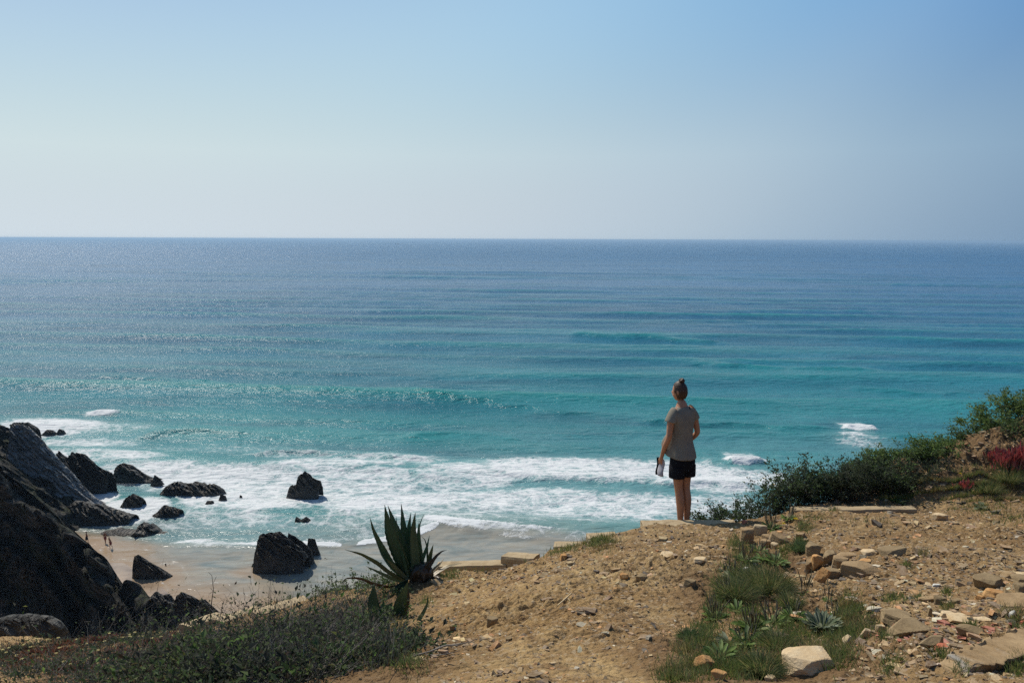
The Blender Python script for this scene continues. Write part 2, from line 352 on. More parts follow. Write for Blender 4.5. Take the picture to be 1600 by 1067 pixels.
def soil_mask(x, y):
    m_ = np.zeros_like(np.asarray(x, float))
    for (px, py, Y, rx, ry) in SOIL:
        c = P(px, py, Y); m_ = np.maximum(m_, 1-sstep(.6, 1.25, np.hypot((x-c.x)/rx, (y-c.y)/ry)))
    return m_
SOIL = [(1420, 745, 10.6, .9, .6), (1510, 715, 11.0, .8, .5), (1160, 940, 5.7, .5, .9), (1200, 885, 6.9, .45, .6), (1110, 1040, 3.9, .45, .6), (1250, 1040, 3.9, .4, .35), (1320, 980, 4.8, .22, .5), (1400, 760, 10.3, .9, .5), (1560, 760, 10.1, .7, .35),
        (500, 985, 7.0, 1.1, 1.6), (300, 1040, 7.0, 2.2, 2.6), (450, 1060, 4.4, 1.2, 1.2), (620, 930, 8.2, .6, .7), (1480, 730, 10.6, .7, .5), (100, 1030, 10, 2.5, 2.0)]
def ground_z(x, y, fine=True):
    z = ground_base(x, y); r = np.hypot(x, y)
    z = z + .035*fbm(xyz(x, y)*1.3, 3, 3)*sstep(1, 4, r)
    far = sstep(12, 30, r); z = z + far*2.2*fbm(xyz(x, y)*.12, 4, 9)
    if fine:
        z = z + .036*fbm(xyz(x, y)*4.0, 4, 21, .6) + .022*np.maximum(0, fbm(xyz(x*.8+.4*y, y*1.6-.3*x)*2.4, 3, 25, .55, True)) + (.030*np.maximum(-.1, fbm(xyz(x*1.2, y*1.7)*8, 4, 31, .6, True)) + .016*fbm(xyz(x, y*1.4)*24, 3, 41, .65))*np.clip(.75+1.1*fbm(xyz(x, y)*.9, 2, 47), .2, 1.6)
        c = P(1470, 730, 10.7)            # rough crumbly bank on the right
        k = 1-sstep(.6, 1.5, np.hypot((x-c.x)/1.3, (y-c.y)/.8))
        z = z + k*(.10*fbm(xyz(x, y)*3.2, 4, 51, .65, True))
        c = P(1400, 1030, 4.0); k = 1-sstep(.5, 1.2, np.hypot((x-c.x)/.45, (y-c.y)/.45))
        z = z + k*.03*fbm(xyz(x, y)*14, 3, 53, .7, True)
        for qx, qy, Y, rx, ry in ((1070, 905, 6.4, .45, .9), (1040, 880, 7.0, .5, .5), (960, 875, 7.6, .5, .5), (770, 950, 6.8, .4, .5), (840, 900, 7.9, .6, .4)):   # broken bedrock showing through
            c = P(qx, qy, Y); k = (1-sstep(.4, 1.3, np.hypot((x-c.x)/rx, (y-c.y)/ry))); t = (x*.75+y*.65)*7+1.5*fbm(xyz(x, y)*2, 2, 57); sw = t-np.floor(t); z = z+k*.035*np.where(sw < .8, sw/.8, (1-sw)*5)
        c = P(960, 990, 4.9); k = 1-sstep(.3, 1.3, np.hypot((x-c.x)/.9, (y-c.y)/1.6))   # foot-worn gully running down the path
        z = z - k*.03*(.5+.5*np.sin(x*6+1.5*y))
    return z
def gz(x, y): return float(ground_z(np.array([x]), np.array([y]))[0])
def ongr(px, py, Y, lift=0.0):
    p = P(px, py, Y); return Vector((p.x, p.y, gz(p.x, p.y)+lift))
def hit(px, py, lo=2.5, hi=17.0):        # where the sight line through a pixel meets the headland
    d = ray(px, py); Ys = np.linspace(lo, hi, 700); x = d.x/d.y*Ys; z = H+d.z/d.y*Ys
    g = ground_z(x, Ys, True); k = np.argmax(z <= g)
    if not (z[k] <= g[k]): k = int(np.argmin(z-g))
    return Vector((x[k], Ys[k], float(g[k])))
def build_ground():
    nr, nc = 1300, 1180
    rr = np.concatenate([np.geomspace(1.3, 2.7, 60)[:-1], np.geomspace(2.7, 16, nr-180), np.geomspace(16.1, 85, 120)])
    aa = np.concatenate([np.linspace(-78, -40, 50)[:-1], np.linspace(-40, 40, nc-100), np.linspace(40, 78, 52)[1:]]) * math.pi/180
    A, Rr = np.meshgrid(aa, rr); x = Rr*np.sin(A); y = Rr*np.cos(A)
    z = ground_z(x, y)
    V = np.stack([x, y, z], -1).reshape(-1, 3)
    me = fastmesh('ground', V, gridfaces(len(rr), len(aa))[:, ::-1], attrs={'soil': soil_mask(x, y), 'brown': sstep(.6, 2.2, x+.1*y+.8*fbm(xyz(x, y)*1.2, 3, 77))})
    tag(link('ground', me, MAT['ground']), 'dry ochre clay headland with worn footpath', None, None, 'structure')
build_ground()

# ------------------------------------------------------------------ beach and sea
wl = [G(60, 835), G(130, 850), G(180, 878), G(225, 908), G(290, 936), G(350, 958), G(430, 985)]
wlx = np.array([q.x for q in wl]); wly = np.array([q.y for q in wl])
def Yw(x): return np.interp(x, wlx, wly) + .8*np.sin(np.asarray(x)*.35)+.9*np.sin(np.asarray(x)*.83+1)
def build_beach():
    xs = np.linspace(-160, 90, 260); ys = np.linspace(20, 150, 200); X, Y = np.meshgrid(xs, ys)
    d = Yw(X)-Y; z = np.clip(.045*d, -3, 2.5); z = np.where(z > 0, z*(1-1.4*sstep(-42, -50, X)*sstep(99, 93, Y)), z)+.02*fbm(xyz(X, Y)*.6, 3, 5)
    me = fastmesh('beach', np.stack([X, Y, z], -1).reshape(-1, 3), gridfaces(200, 260), attrs={'wet': 1-sstep(1.5, 9, d)})
    tag(link('beach', me, MAT['sand']), 'wet tan sand beach below the cliff', None, None, 'structure')
build_beach()

FOAM = [(60, 668, 100, 14, .78), (170, 668, 70, 7, .5), (100, 690, 120, 10, .6), (150, 712, 130, 10, .66), (230, 735, 120, 18, .74), (330, 745, 110, 25, .76), (400, 775, 130, 30, .72), (470, 735, 90, 24, .66), (560, 755, 120, 30, .66),
        (650, 790, 170, 32, .74), (600, 720, 110, 12, .6), (720, 740, 90, 22, .66), (880, 730, 150, 16, .74), (1000, 734, 150, 18, .74), (1120, 748, 90, 22, .74), (1200, 750, 60, 18, .66), (850, 785, 180, 28, .68), (1000, 790, 150, 30, .66), (1120, 790, 90, 25, .6),
        (700, 815, 110, 14, .8), (820, 822, 150, 11, .72), (600, 828, 100, 18, .8), (480, 825, 90, 20, .6), (330, 815, 120, 20, .62), (280, 843, 90, 6, .7), (430, 848, 120, 4, .8), (530, 845, 70, 6, .8), (200, 800, 60, 25, .9), (150, 780, 30, 12, 1.0),
        (1345, 686, 50, 11, .52), (1330, 680, 26, 5, .6), (1343, 668, 28, 4, 1.0), (1163, 722, 32, 4, 1.0), (160, 647, 26, 3, .9), (240, 680, 150, 5, .25), (330, 700, 150, 8, .45), (480, 710, 120, 6, .5), (620, 714, 90, 5, .45), (350, 770, 230, 60, .30), (750, 775, 330, 65, .35), (1050, 765, 200, 45, .3), (420, 795, 90, 12, .5)]
# crests that carry a white breaker or a steep face: polyline in the photo, width (m), height (m), whiteness
BORES = [([(740, 730), (850, 747), (960, 752), (1110, 757), (1225, 759)], 3.0, .6, .86), ([(640, 812), (700, 823), (760, 832), (830, 837), (905, 844), (1000, 852)], 1.8, .16, .72), ([(240, 851), (330, 850), (430, 853), (560, 852)], 1.3, .12, .6),
         ([(540, 852), (600, 846), (650, 836), (700, 824)], 1.4, .12, .5), ([(1316, 668), (1345, 669), (1372, 668)], 2.8, .8, 1.15), ([(1132, 722), (1165, 724), (1195, 722)], 2.8, .7, 1.1), ([(370, 712), (480, 706), (620, 712), (700, 722)], 3.2, .65, .22),
         ([(1080, 716), (1130, 720), (1260, 726)], 3.2, .6, 0), ([(980, 655), (1100, 662), (1200, 668), (1330, 670)], 4, .8, 0), ([(470, 598), (560, 606), (700, 622), (860, 640), (1000, 650)], 4.0, .45, 0), ([(200, 682), (300, 678), (400, 682)], 3.5, .7, .15),
         ([(420, 780), (500, 800), (560, 812)], 2.2, .3, .6), ([(560, 735), (650, 742), (740, 752)], 2.6, .4, .55), ([(138, 648), (160, 647), (186, 648)], 2, .5, 1.0), ([(860, 798), (960, 806), (1080, 806)], 2.2, .18, .25), ([(620, 684), (720, 680), (830, 686)], 3.6, .5, 0), ([(130, 582), (260, 594), (370, 602)], 4.5, .7, 0), ([(880, 524), (1000, 528), (1150, 536)], 8, 1.0, 0), ([(1050, 566), (1200, 574), (1400, 580)], 6, .9, 0), ([(1300, 600), (1450, 612), (1560, 612)], 6, .6, 0)]
def build_sea():
    f_img = F*1024/1600
    # rows about one render pixel apart, from the surf to the horizon
    sl_ = np.concatenate([np.linspace(.66, .05, 700)[:-1], np.linspace(.05, H/26000., 110)])
    rr = H/sl_; aa = np.linspace(-44, 44, 1000)*math.pi/180
    A, Rr = np.meshgrid(aa, rr); X = Rr*np.sin(A); Y = Rr*np.cos(A)
    spacing = np.gradient(rr)[:, None]*np.ones_like(X)
    off = Y-Yw(np.clip(X, wlx[0], 20))    # metres out from the water line
    att = sstep(2, 45, off)
    Z = np.zeros_like(X); crest = np.zeros_like(X)
    wx = 9*fbm(xyz(X, Y)*.006, 3, 60); wy = 12*fbm(xyz(X*.5, Y)*.012, 3, 61)
    comps = [(36, 1.05, .10, 1), (22, .34, -.06, 2), (52, 1.0, .14, 3), (11, .085, .22, 4), (7.0, .055, -.25, 5), (4.2, .035, .1, 6), (2.8, .024, -.35, 7), (90, .5, .05, 8), (170, .8, .12, 9), (330, 1.1, -.05, 10)]
    for lam, a, an, s_ in comps:
        ph = (X*math.sin(an)+Y*math.cos(an)+wx+wy*(1 if lam > 15 else .5))*2*math.pi/lam
        am = .5+.7*fbm(xyz(X*.35+13*s_, Y)*(1.3/lam), 3, 70+s_)
        keep = sstep(2.2, 5.0, lam/spacing)
        sw = np.exp(2.0*(np.sin(ph)-1)) if lam > 10 else .5+.5*np.sin(ph)
        up = keep*a*np.clip(am, 0, 2)
        if lam > 80: up = up*sstep(300, 900, Y)
        Z += up*(sw*1.7-.6)
        if 15 < lam < 60: crest += keep*up*np.clip(sw-.45, 0, 1)
    Z *= att
    foam = np.zeros_like(X); bore = np.zeros_like(X); FW = 1.0
    wn = fbm(xyz(X, Y)*.05, 4, 80, .6); wn2 = fbm(xyz(X, Y)*.09, 3, 81, .6)
    for px, py, hw, hh, st in FOAM:
        c = G(px, py); rx = hw*(math.hypot(c.y, H))/F; t = G(px, py-hh); b = G(px, py+hh); ry = (t.y-b.y)/2
        dd = np.hypot((X-c.x)/rx, (Y-c.y)/ry)+.35*wn
        foam = np.maximum(foam, min(1, st*FW)*(1-sstep(.6, 1.6, dd)))
    for pts, wd, hg, wh in BORES:
        q = [G(*p) for p in pts]; qx = np.array([v.x for v in q]); qy = np.array([v.y for v in q])
        yc = np.interp(X, qx, qy)+wn2*wd*.9; L = qx[-1]-qx[0]
        env = sstep(qx[0]-.02*L, qx[0]+.18*L, X)*(1-sstep(qx[-1]-.18*L, qx[-1]+.02*L, X))
        env = env*np.clip(.75+.5*wn, .2, 1.2)
        t = (Y-yc)/wd                      # negative = landward; steep face towards the beach, long back
        prof = np.where(t < 0, np.exp(-(t*2.6)**2), np.exp(-(t*.8)**2))
        Z += 1.5*hg*prof*env
        crest += (hg*.55)*prof*env*(1-min(wh, 1))
        if wh: bore = np.maximum(bore, wh*env*np.where(t < 0, 1-sstep(0, .75, -t), 1-sstep(.4, 2.4, t))); foam = np.maximum(foam, wh*env*.9*np.where(t < 0, 1-sstep(.1, .9, -t), 1-sstep(1, 4.5, t)))
    sw_edge = [G(100, 838), G(240, 852), G(430, 855), (G(560, 853)), G(640, 840), G(700, 826), G(760, 834), G(905, 846), G(1000, 850), G(1300, 870)]
    ye = np.interp(X, [v.x for v in sw_edge], [v.y for v in sw_edge])
    sandy = 1-sstep(-1.0, 5.0, Y-ye+2.5*wn)
    sandy = np.maximum(sandy, .45*(1-sstep(0, 18, Y-ye+6*wn))); 
    shore = 1-sstep(1.5, 13, off+4*wn)
    for px, py, rad in ((222, 912, 5), (400, 893, 5), (190, 856, 8), (170, 830, 9)):
        c = G(px, py); shore = np.maximum(shore, .8*(1-sstep(.4, 1.2, np.hypot((X-c.x)/rad, (Y-c.y)/(rad*.6))+.3*wn)))
    foam = foam*(1-.92*sandy*(bore < .2))
    lip = np.exp(-((off-(.8+2.2*wn2))/.4)**2)*.48*(wn > -.25); lip2 = np.exp(-((off-(5+4*wn))/.45)**2)*.42
    foam = np.maximum(foam, np.maximum(lip, lip2)); bore = np.maximum(bore, lip*.7)
    d_ = np.clip(np.log(np.clip(Y, 100, 9000)/140.)/math.log(1500/140.), 0, 1)
    d_ = np.clip(d_+.04*wn, 0, 1)
    V = np.stack([X, Y, Z], -1).reshape(-1, 3)
    me = fastmesh('sea', V, gridfaces(*X.shape), attrs={'foam': foam, 'bore': bore, 'sandy': sandy, 'shore': shore, 'crest': crest*2.2, 'depth': d_, 'far': sstep(250, 2500, Y)})
    tag(link('sea', me, MAT['sea']), 'turquoise to deep blue ocean with surf', None, None, 'structure')
build_sea()

# ------------------------------------------------------------------ cliff
STR = np.array([math.sin(R(42)), .25, math.cos(R(42))]); STR /= np.linalg.norm(STR)   # bedding normal
def strata(p, f=1.0, seed=0):            # stepped relief across the bedding: each bed ends in a sharp edge
    s_ = p @ STR; u = p @ np.array([math.cos(R(42)), 0, -math.sin(R(42))]); v = p[..., 1]
    q = np.stack([u*.12*f, v*.16*f, s_*.5*f], -1); a = fbm(q, 4, seed, .6)
    t = s_*.75*f+1.1*fbm(np.stack([u*.2*f, v*.25*f, s_*.3*f], -1), 3, seed+3); saw = t-np.floor(t)
    amp = _h(np.floor(t), np.floor(u*.18*f+.4*np.floor(t)), np.floor(v*.2*f), seed)
    b = np.where(saw < .86, saw/.86, (1-saw)/.14)*(.35+amp)
    return .45*a+.9*(b-.42)+.25*fbm(p*1.1*f, 3, seed+9)
cp = [(0, 662, 135), (40, 674, 133), (75, 702, 131), (110, 738, 129), (140, 775, 127), (-120, 640, 140), (-300, 600, 140), (30, 715, 129), (60, 745, 126.5), (96, 780, 123), (118, 804, 119.5),
      (0, 690, 129), (0, 715, 121), (60, 785, 113), (84, 822, 110), (-100, 680, 88), (-300, 600, 90), (0, 740, 86), (60, 793, 85), (108, 842, 84), (147, 874, 82.5), (198, 907, 80.5), (250, 937, 78), (300, 957, 76), (335, 969, 74.5), (-200, 640, 89)]
cw_ = [tuple(P(*q)) for q in cp]
def behind(px, py, Y, dy, z): a = P(px, py, Y); return (a.x*(1+dy/Y)+dy*.25, a.y+dy, z)
for q in [(-300, 600, 90), (-200, 640, 89), (-100, 680, 88), (0, 738, 86), (60, 788, 85), (110, 832, 84), (150, 866, 82.5), (200, 902, 80.5), (250, 937, 78), (300, 957, 76), (335, 969, 74.5)]:
    p_ = P(*q); cw_ += [(p_.x-.3, p_.y-.9, p_.z-1.0), (p_.x-.8, p_.y-3.4, max(1.5, p_.z-12)), (p_.x-2, p_.y-9, .6), (p_.x+.6, p_.y+1.6, p_.z-1.6), (p_.x+2.0, p_.y+6, max(-1, p_.z-9))]
cw_ += [behind(140, 775, 127, 5, -1.5), behind(110, 738, 129, 7, -1), behind(75, 702, 131, 9, -1), behind(40, 674, 133, 11, -1), behind(0, 662, 135, 15, -1), behind(-120, 640, 140, 20, -1),
(-58, 103, -2.2), (-52, 98, -2.5), (-47, 92, -2.5), (-42, 88, -2.5), (-60, 111, -2.5), (-64, 113, -2.5), (-62, 116, -2.0), (-66, 106, -1.0), (-53, 112, -3), (-40, 84, -2.5), (-40, 120, -2.5), (-55, 118, -1.5), (-50, 135, -3), (-62, 150, -3), (-90, 165, -3), (-130, 175, -3), (-25, 90, -1.5), (-28, 80, -.5), (-40, 60, 0), (-60, 58, 0), (-25, 70, -.5), (-22, 78, -1.5)]
cliff_base = RBF(cw_, .05)
def build_cliff():
    xs = np.linspace(-150, -22, 520); ys = np.linspace(55, 170, 520); X, Y = np.meshgrid(xs, ys)
    Z = cliff_base(X, Y); p = np.stack([X, Y, Z], -1)
    k = sstep(-1.5, 3, Z)
    st = strata(p, .45, 3); st2 = strata(p, 1.4, 13)
    Z = Z + k*(1.5*st+.8*st2)
    X2 = X+k*(1.0*st+.4*st2); Y2 = Y-k*(2.4*st+1.0*st2)
    me = fastmesh('cliff', np.stack([X2, Y2, Z], -1).reshape(-1, 3), gridfaces(520, 520))
    tag(link('cliff', me, MAT['cliff']), 'dark slate cliff sloping down to the beach', None, None, 'structure')
build_cliff()

def rock(outline, Yc=None, zbase=0.0, thick=.6, label='', seed=0, mat='searock', res=90, amp=1.0, cat='rock', name='sea_rock', group=None):
    """outline: photo pixels of the skyline from the left waterline to the right one; the rest of the body is modelled round it."""
    base = min(outline[0][1], outline[-1][1]); cx = (outline[0][0]+outline[-1][0])/2; by = max(outline[0][1], outline[-1][1])
    if Yc is None: Yc = G(cx, by, zbase).y + 0.0
    w_ = (outline[-1][0]-outline[0][0])/ppm(P(cx, by, Yc)); dp = w_*thick
    Ys = Yc+dp*.5
    pts = [P(a, b, Ys) for a, b in outline]
    xs = np.array([q.x for q in pts]); zs = np.array([q.z for q in pts]); zs = np.maximum(zs, zbase+.02)
    x0, x1 = xs[0], xs[-1]; zs[0] = zs[-1] = zbase-.3
    u = np.linspace(0, 1, res); v = np.linspace(-1, 1, int(res*.8)); U, Vv = np.meshgrid(u, v)
    sk = .08*(x1-x0)                         # far side shifted along the strike
    top = np.interp(x0+U*(x1-x0), xs, zs)-zbase
    edge = 1-np.abs(Vv)**2.2
    X = x0+U*(x1-x0)+sk*Vv*.4; Y = Ys+Vv*dp*.5*(0.6+.4*np.sin(np.pi*U)**.5)
    Z = zbase-.4+(top+.4)*np.clip(edge, 0, 1)**.62
    p = np.stack([X, Y, Z], -1); sc_ = (x1-x0)
    s1 = strata(p*(9.0/max(sc_, 2)), .9, seed); s2 = strata(p*(9.0/max(sc_, 2)), 2.6, seed+5)
    hh = max(.5, zs.max()-zbase); k = np.clip(edge*1.5, 0, 1)*np.clip((Z-zbase)/hh*2+.3, 0, 1)
    s3 = strata(p*(9.0/max(sc_, 2)), 6.0, seed+8); Z = Z+amp*k*hh*(.10*s1+.05*s2+.02*s3); X = X+amp*.045*sc_*s1*k+amp*.02*sc_*s2*k; Y = Y-amp*.08*sc_*s2*k-amp*.11*sc_*s1*k-amp*.03*sc_*s3*k
    c = Vector(((x0+x1)/2, Ys, zbase)); V = np.stack([X-c.x, Y-c.y, Z-c.z], -1).reshape(-1, 3)
    me = fastmesh(name, V, gridfaces(len(v), len(u)), smooth=False)
    o = link(name, me, MAT[mat]); o.location = c
    return tag(o, label, cat, group)
GR = 'dark slate rocks in the surf'
rock([(0, 664), (20, 662), (45, 668), (75, 700), (110, 738), (140, 775), (158, 800)], 124, 1.0, .22, 'pale grey bedding slab leaning against the dark cliff at the left edge', 31, 'slab', 140, .5, name='rock_slab', cat='rock slab')
rock([(78, 712), (92, 706), (105, 714), (116, 706), (132, 712), (150, 728), (180, 742), (185, 760), (176, 774)], None, 0, .35, 'jagged rock at the foot of the pale slab, highest in the surf', 1, group=GR)
rock([(180, 774), (183, 728), (192, 723), (206, 727), (222, 740), (236, 752), (246, 750), (250, 758)], 141, 0, .35, 'steep pointed rock with a blunt left end beside the pale slab', 2, group=GR)
rock([(188, 796), (197, 778), (208, 771), (222, 778), (230, 788), (226, 796)], None, 0, .6, 'small dark rock just below the steep pointed rock', 3, group=GR)
rock([(104, 822), (108, 790), (118, 782), (140, 786), (160, 790), (190, 800), (212, 806), (210, 812)], None, 0, .4, 'broad low rock at the cliff foot with pale sloping top', 4, group=GR, amp=.8)
rock([(150, 790), (162, 782), (172, 778), (184, 784), (190, 792)], 133, 0, .6, 'small flat rock between the broad rock and the jagged one', 5, group=GR)
rock([(252, 776), (262, 757), (276, 752), (290, 757), (305, 753), (320, 757), (334, 757), (346, 766), (348, 774)], None, 0, .35, 'ridged rock with a toothed top standing alone in white foam', 6, group=GR, amp=1.4)
rock([(318, 793), (324, 782), (332, 782), (337, 790)], None, 0, .8, 'small round rock beside the toothed rock, left of the pair', 7, group=GR)
rock([(341, 784), (345, 772), (352, 774), (355, 784)], None, 0, .8, 'small round rock beside the toothed rock, right of the pair', 8, group=GR)
rock([(232, 809), (246, 800), (256, 789), (272, 793), (286, 797), (293, 804), (284, 810)], None, 0, .5, 'low dark hump in the foam above the long wedge rock', 9, group=GR, amp=1.2)
rock([(140, 845), (160, 831), (182, 827), (200, 829), (214, 829), (222, 817), (232, 818), (248, 834), (262, 843), (272, 850)], 113.5, 0, .3, 'long dark rock rising to a wedge at its right end, by the bathers', 10, group=GR)
rock([(210, 898), (211, 868), (216, 866), (232, 877), (252, 889), (270, 902), (268, 905)], None, 0, .35, 'triangular fin of rock standing in the shallow wash', 11, group=GR, amp=.7)
rock([(450, 772), (453, 760), (461, 757), (466, 762), (466, 745), (476, 737), (486, 745), (500, 752), (505, 762), (502, 778)], None, 0, .55, 'lone block of rock out in the surf above the agave', 12, group=GR)
rock([(461, 819), (463, 807), (470, 812), (478, 807), (486, 813), (491, 820)], None, 0, .6, 'small split rock awash between the two largest blocks', 13, group=GR)
rock([(400, 884), (401, 858), (406, 836), (424, 832), (436, 831), (455, 846), (470, 856), (482, 876), (480, 890)], 100.5, 0, .5, 'largest block of rock, sitting in the shallow grey wash', 14, group=GR)
rock([(446, 870), (451, 832), (462, 838), (476, 848), (486, 858), (490, 864)], 103.6, 0, .4, 'slanted slab of rock leaning behind the largest block', 15, group=GR)
rock([(478, 852), (482, 840), (492, 842), (500, 851)], 107, 0, .5, 'small rock trailing right of the slanted slab', 16, group=GR)
rock([(222, 955), (235, 932), (243, 924), (252, 930), (262, 928), (270, 938), (280, 944), (285, 955)], 78, 5.6, .5, 'jagged toothed boulder at the cliff toe on the sand', 17, group='boulders at the cliff toe')
rock([(270, 962), (276, 930), (285, 925), (300, 932), (310, 938), (318, 945), (322, 966)], 76.5, 5.6, .5, 'blocky boulder at the cliff toe next to the sand edge', 18, group='boulders at the cliff toe')
rock([(302, 972), (312, 938), (320, 936), (335, 950), (346, 962), (348, 974)], 75, 5.6, .45, 'last boulder of the cliff toe, tapering right above the concrete curb', 19, group='boulders at the cliff toe')
rock([(10, 668), (20, 660), (45, 660), (58, 668), (66, 674), (60, 680)], 170, 0, .4, 'dark reef ledge behind the top of the pale slab', 20, group=GR)
rock([(34, 664), (44, 658), (56, 662), (66, 668)], 186, 0, .5, 'thin dark reef farthest out in the foam at the left', 21, group=GR)
rock([(66, 677), (74, 671), (82, 672), (90, 678)], None, 0, .5, 'low reef patch in the foam, middle of the far left reef', 22, group=GR)
rock([(88, 677), (93, 670), (99, 672), (103, 677)], None, 0, .6, 'tiny knob of rock at the right end of the far left reef', 23, group=GR)
rock([(236, 752), (242, 742), (250, 748), (256, 756)], None, 0, .5, 'small wet rock off the right flank of the steep pointed rock', 24, group=GR)
rock([(374, 777), (375, 773), (378, 774), (379, 777)], None, 0, .8, 'tiny rock tip in the foam right of the toothed rock', 25, group=GR)
rock([(120, 832), (128, 826), (140, 827), (150, 833)], 118, 0, .6, 'flat wet rock by the bather in the dark skirt', 26, group=GR)
rock([(392, 884), (395, 880), (399, 880), (401, 885)], None, 0, .8, 'tiny rock awash at the left foot of the largest block', 27, group=GR)

# ------------------------------------------------------------------ plants and stones: vectorised builders
def unit(v): return v/np.maximum(1e-9, np.linalg.norm(v, axis=-1, keepdims=True))
def leaf_quads(p, d, n, L, W, fold=.25):
    """diamond leaves folded along the midrib: base, left, tip, right"""
    d = unit(d); sd = unit(np.cross(d, n)); n = unit(np.cross(sd, d)); L = L[:, None]; W = W[:, None]
    b = p; t = p+d*L-n*L*.12; m = p+d*L*.45
    V = np.stack([b, m+sd*W/2+n*W*fold, t, m-sd*W/2+n*W*fold], 1).reshape(-1, 3)
    i = np.arange(len(p))*4
    return V, np.concatenate([np.stack([i, i+1, i+2], 1), np.stack([i, i+2, i+3], 1)])
def blades(p, d, up, L, W, nseg=4, droop=.5, prof=None, fold=.12):
    """curved blades, three vertices across; width profile prof(t)"""
    d = unit(d); N = len(p); prof = prof or (lambda t: (1-t)**.6)
    pts = []; cur = p.copy(); dd = d.copy(); step = (L/nseg)[:, None]; V = []
    dr = np.broadcast_to(np.asarray(droop, float), (N,))[:, None]
    for k in range(nseg+1):
        t = k/nseg; sd = unit(np.cross(dd, up)); nn = unit(np.cross(sd, dd)); w_ = (W*prof(t))[:, None]/2+1e-5
        V.append(np.stack([cur-sd*w_, cur-nn*w_*fold*4, cur+sd*w_], 1))
        cur = cur+dd*step; dd = unit(dd+np.array([0, 0, -1.0])*dr/nseg*(.4+1.2*t))
    V = np.stack(V, 1).reshape(-1, 3); K = (nseg+1)*3
    f = []
    for k in range(nseg):
        for c in (0, 1): f.append([k*3+c, k*3+c+1, (k+1)*3+c+1, (k+1)*3+c])
    f = np.array(f); return V, (np.arange(N)[:, None, None]*K+f[None]).reshape(-1, 4), K
def tubes(Pt, Rr, k=3):
    """Pt (N,S,3) poly-lines, Rr (N,S) radii"""
    N, S, _ = Pt.shape; T = unit(np.gradient(Pt, axis=1)); ref = np.where(np.abs(T[..., 2:3]) > .9, np.array([1., 0, 0]), np.array([0, 0, 1.]))
    a = unit(np.cross(T, ref)); b = np.cross(T, a); V = []
    for j in range(k):
        an = 2*math.pi*j/k; V.append(Pt+(a*math.cos(an)+b*math.sin(an))*Rr[..., None])
    V = np.stack(V, 2).reshape(-1, 3); f = []
    for s_ in range(S-1):
        for j in range(k): f.append([s_*k+j, s_*k+(j+1) % k, (s_+1)*k+(j+1) % k, (s_+1)*k+j])
    return V, (np.arange(N)[:, None, None]*S*k+np.array(f)[None]).reshape(-1, 4)
def wander(p, d, L, S, wob, rng, grav=0.0):
    """N random-walk stems"""
    cur = p.copy(); dd = unit(d); out = [cur]; st = (L/(S-1))[:, None]
    for k in range(S-1):
        dd = unit(dd+rng.normal(0, wob, p.shape)+np.array([0, 0, grav])); cur = cur+dd*st; out.append(cur)
    return np.stack(out, 1)
def pick(cols, n, rng, jit=.25):
    c = np.array(cols)[rng.integers(0, len(cols), n)]; return np.clip(c*(1+rng.normal(0, jit, (n, 1)))*(1+rng.normal(0, .03, (n, 3))), .002, .9)
def localise(V, c): return V-np.array([c.x, c.y, c.z])

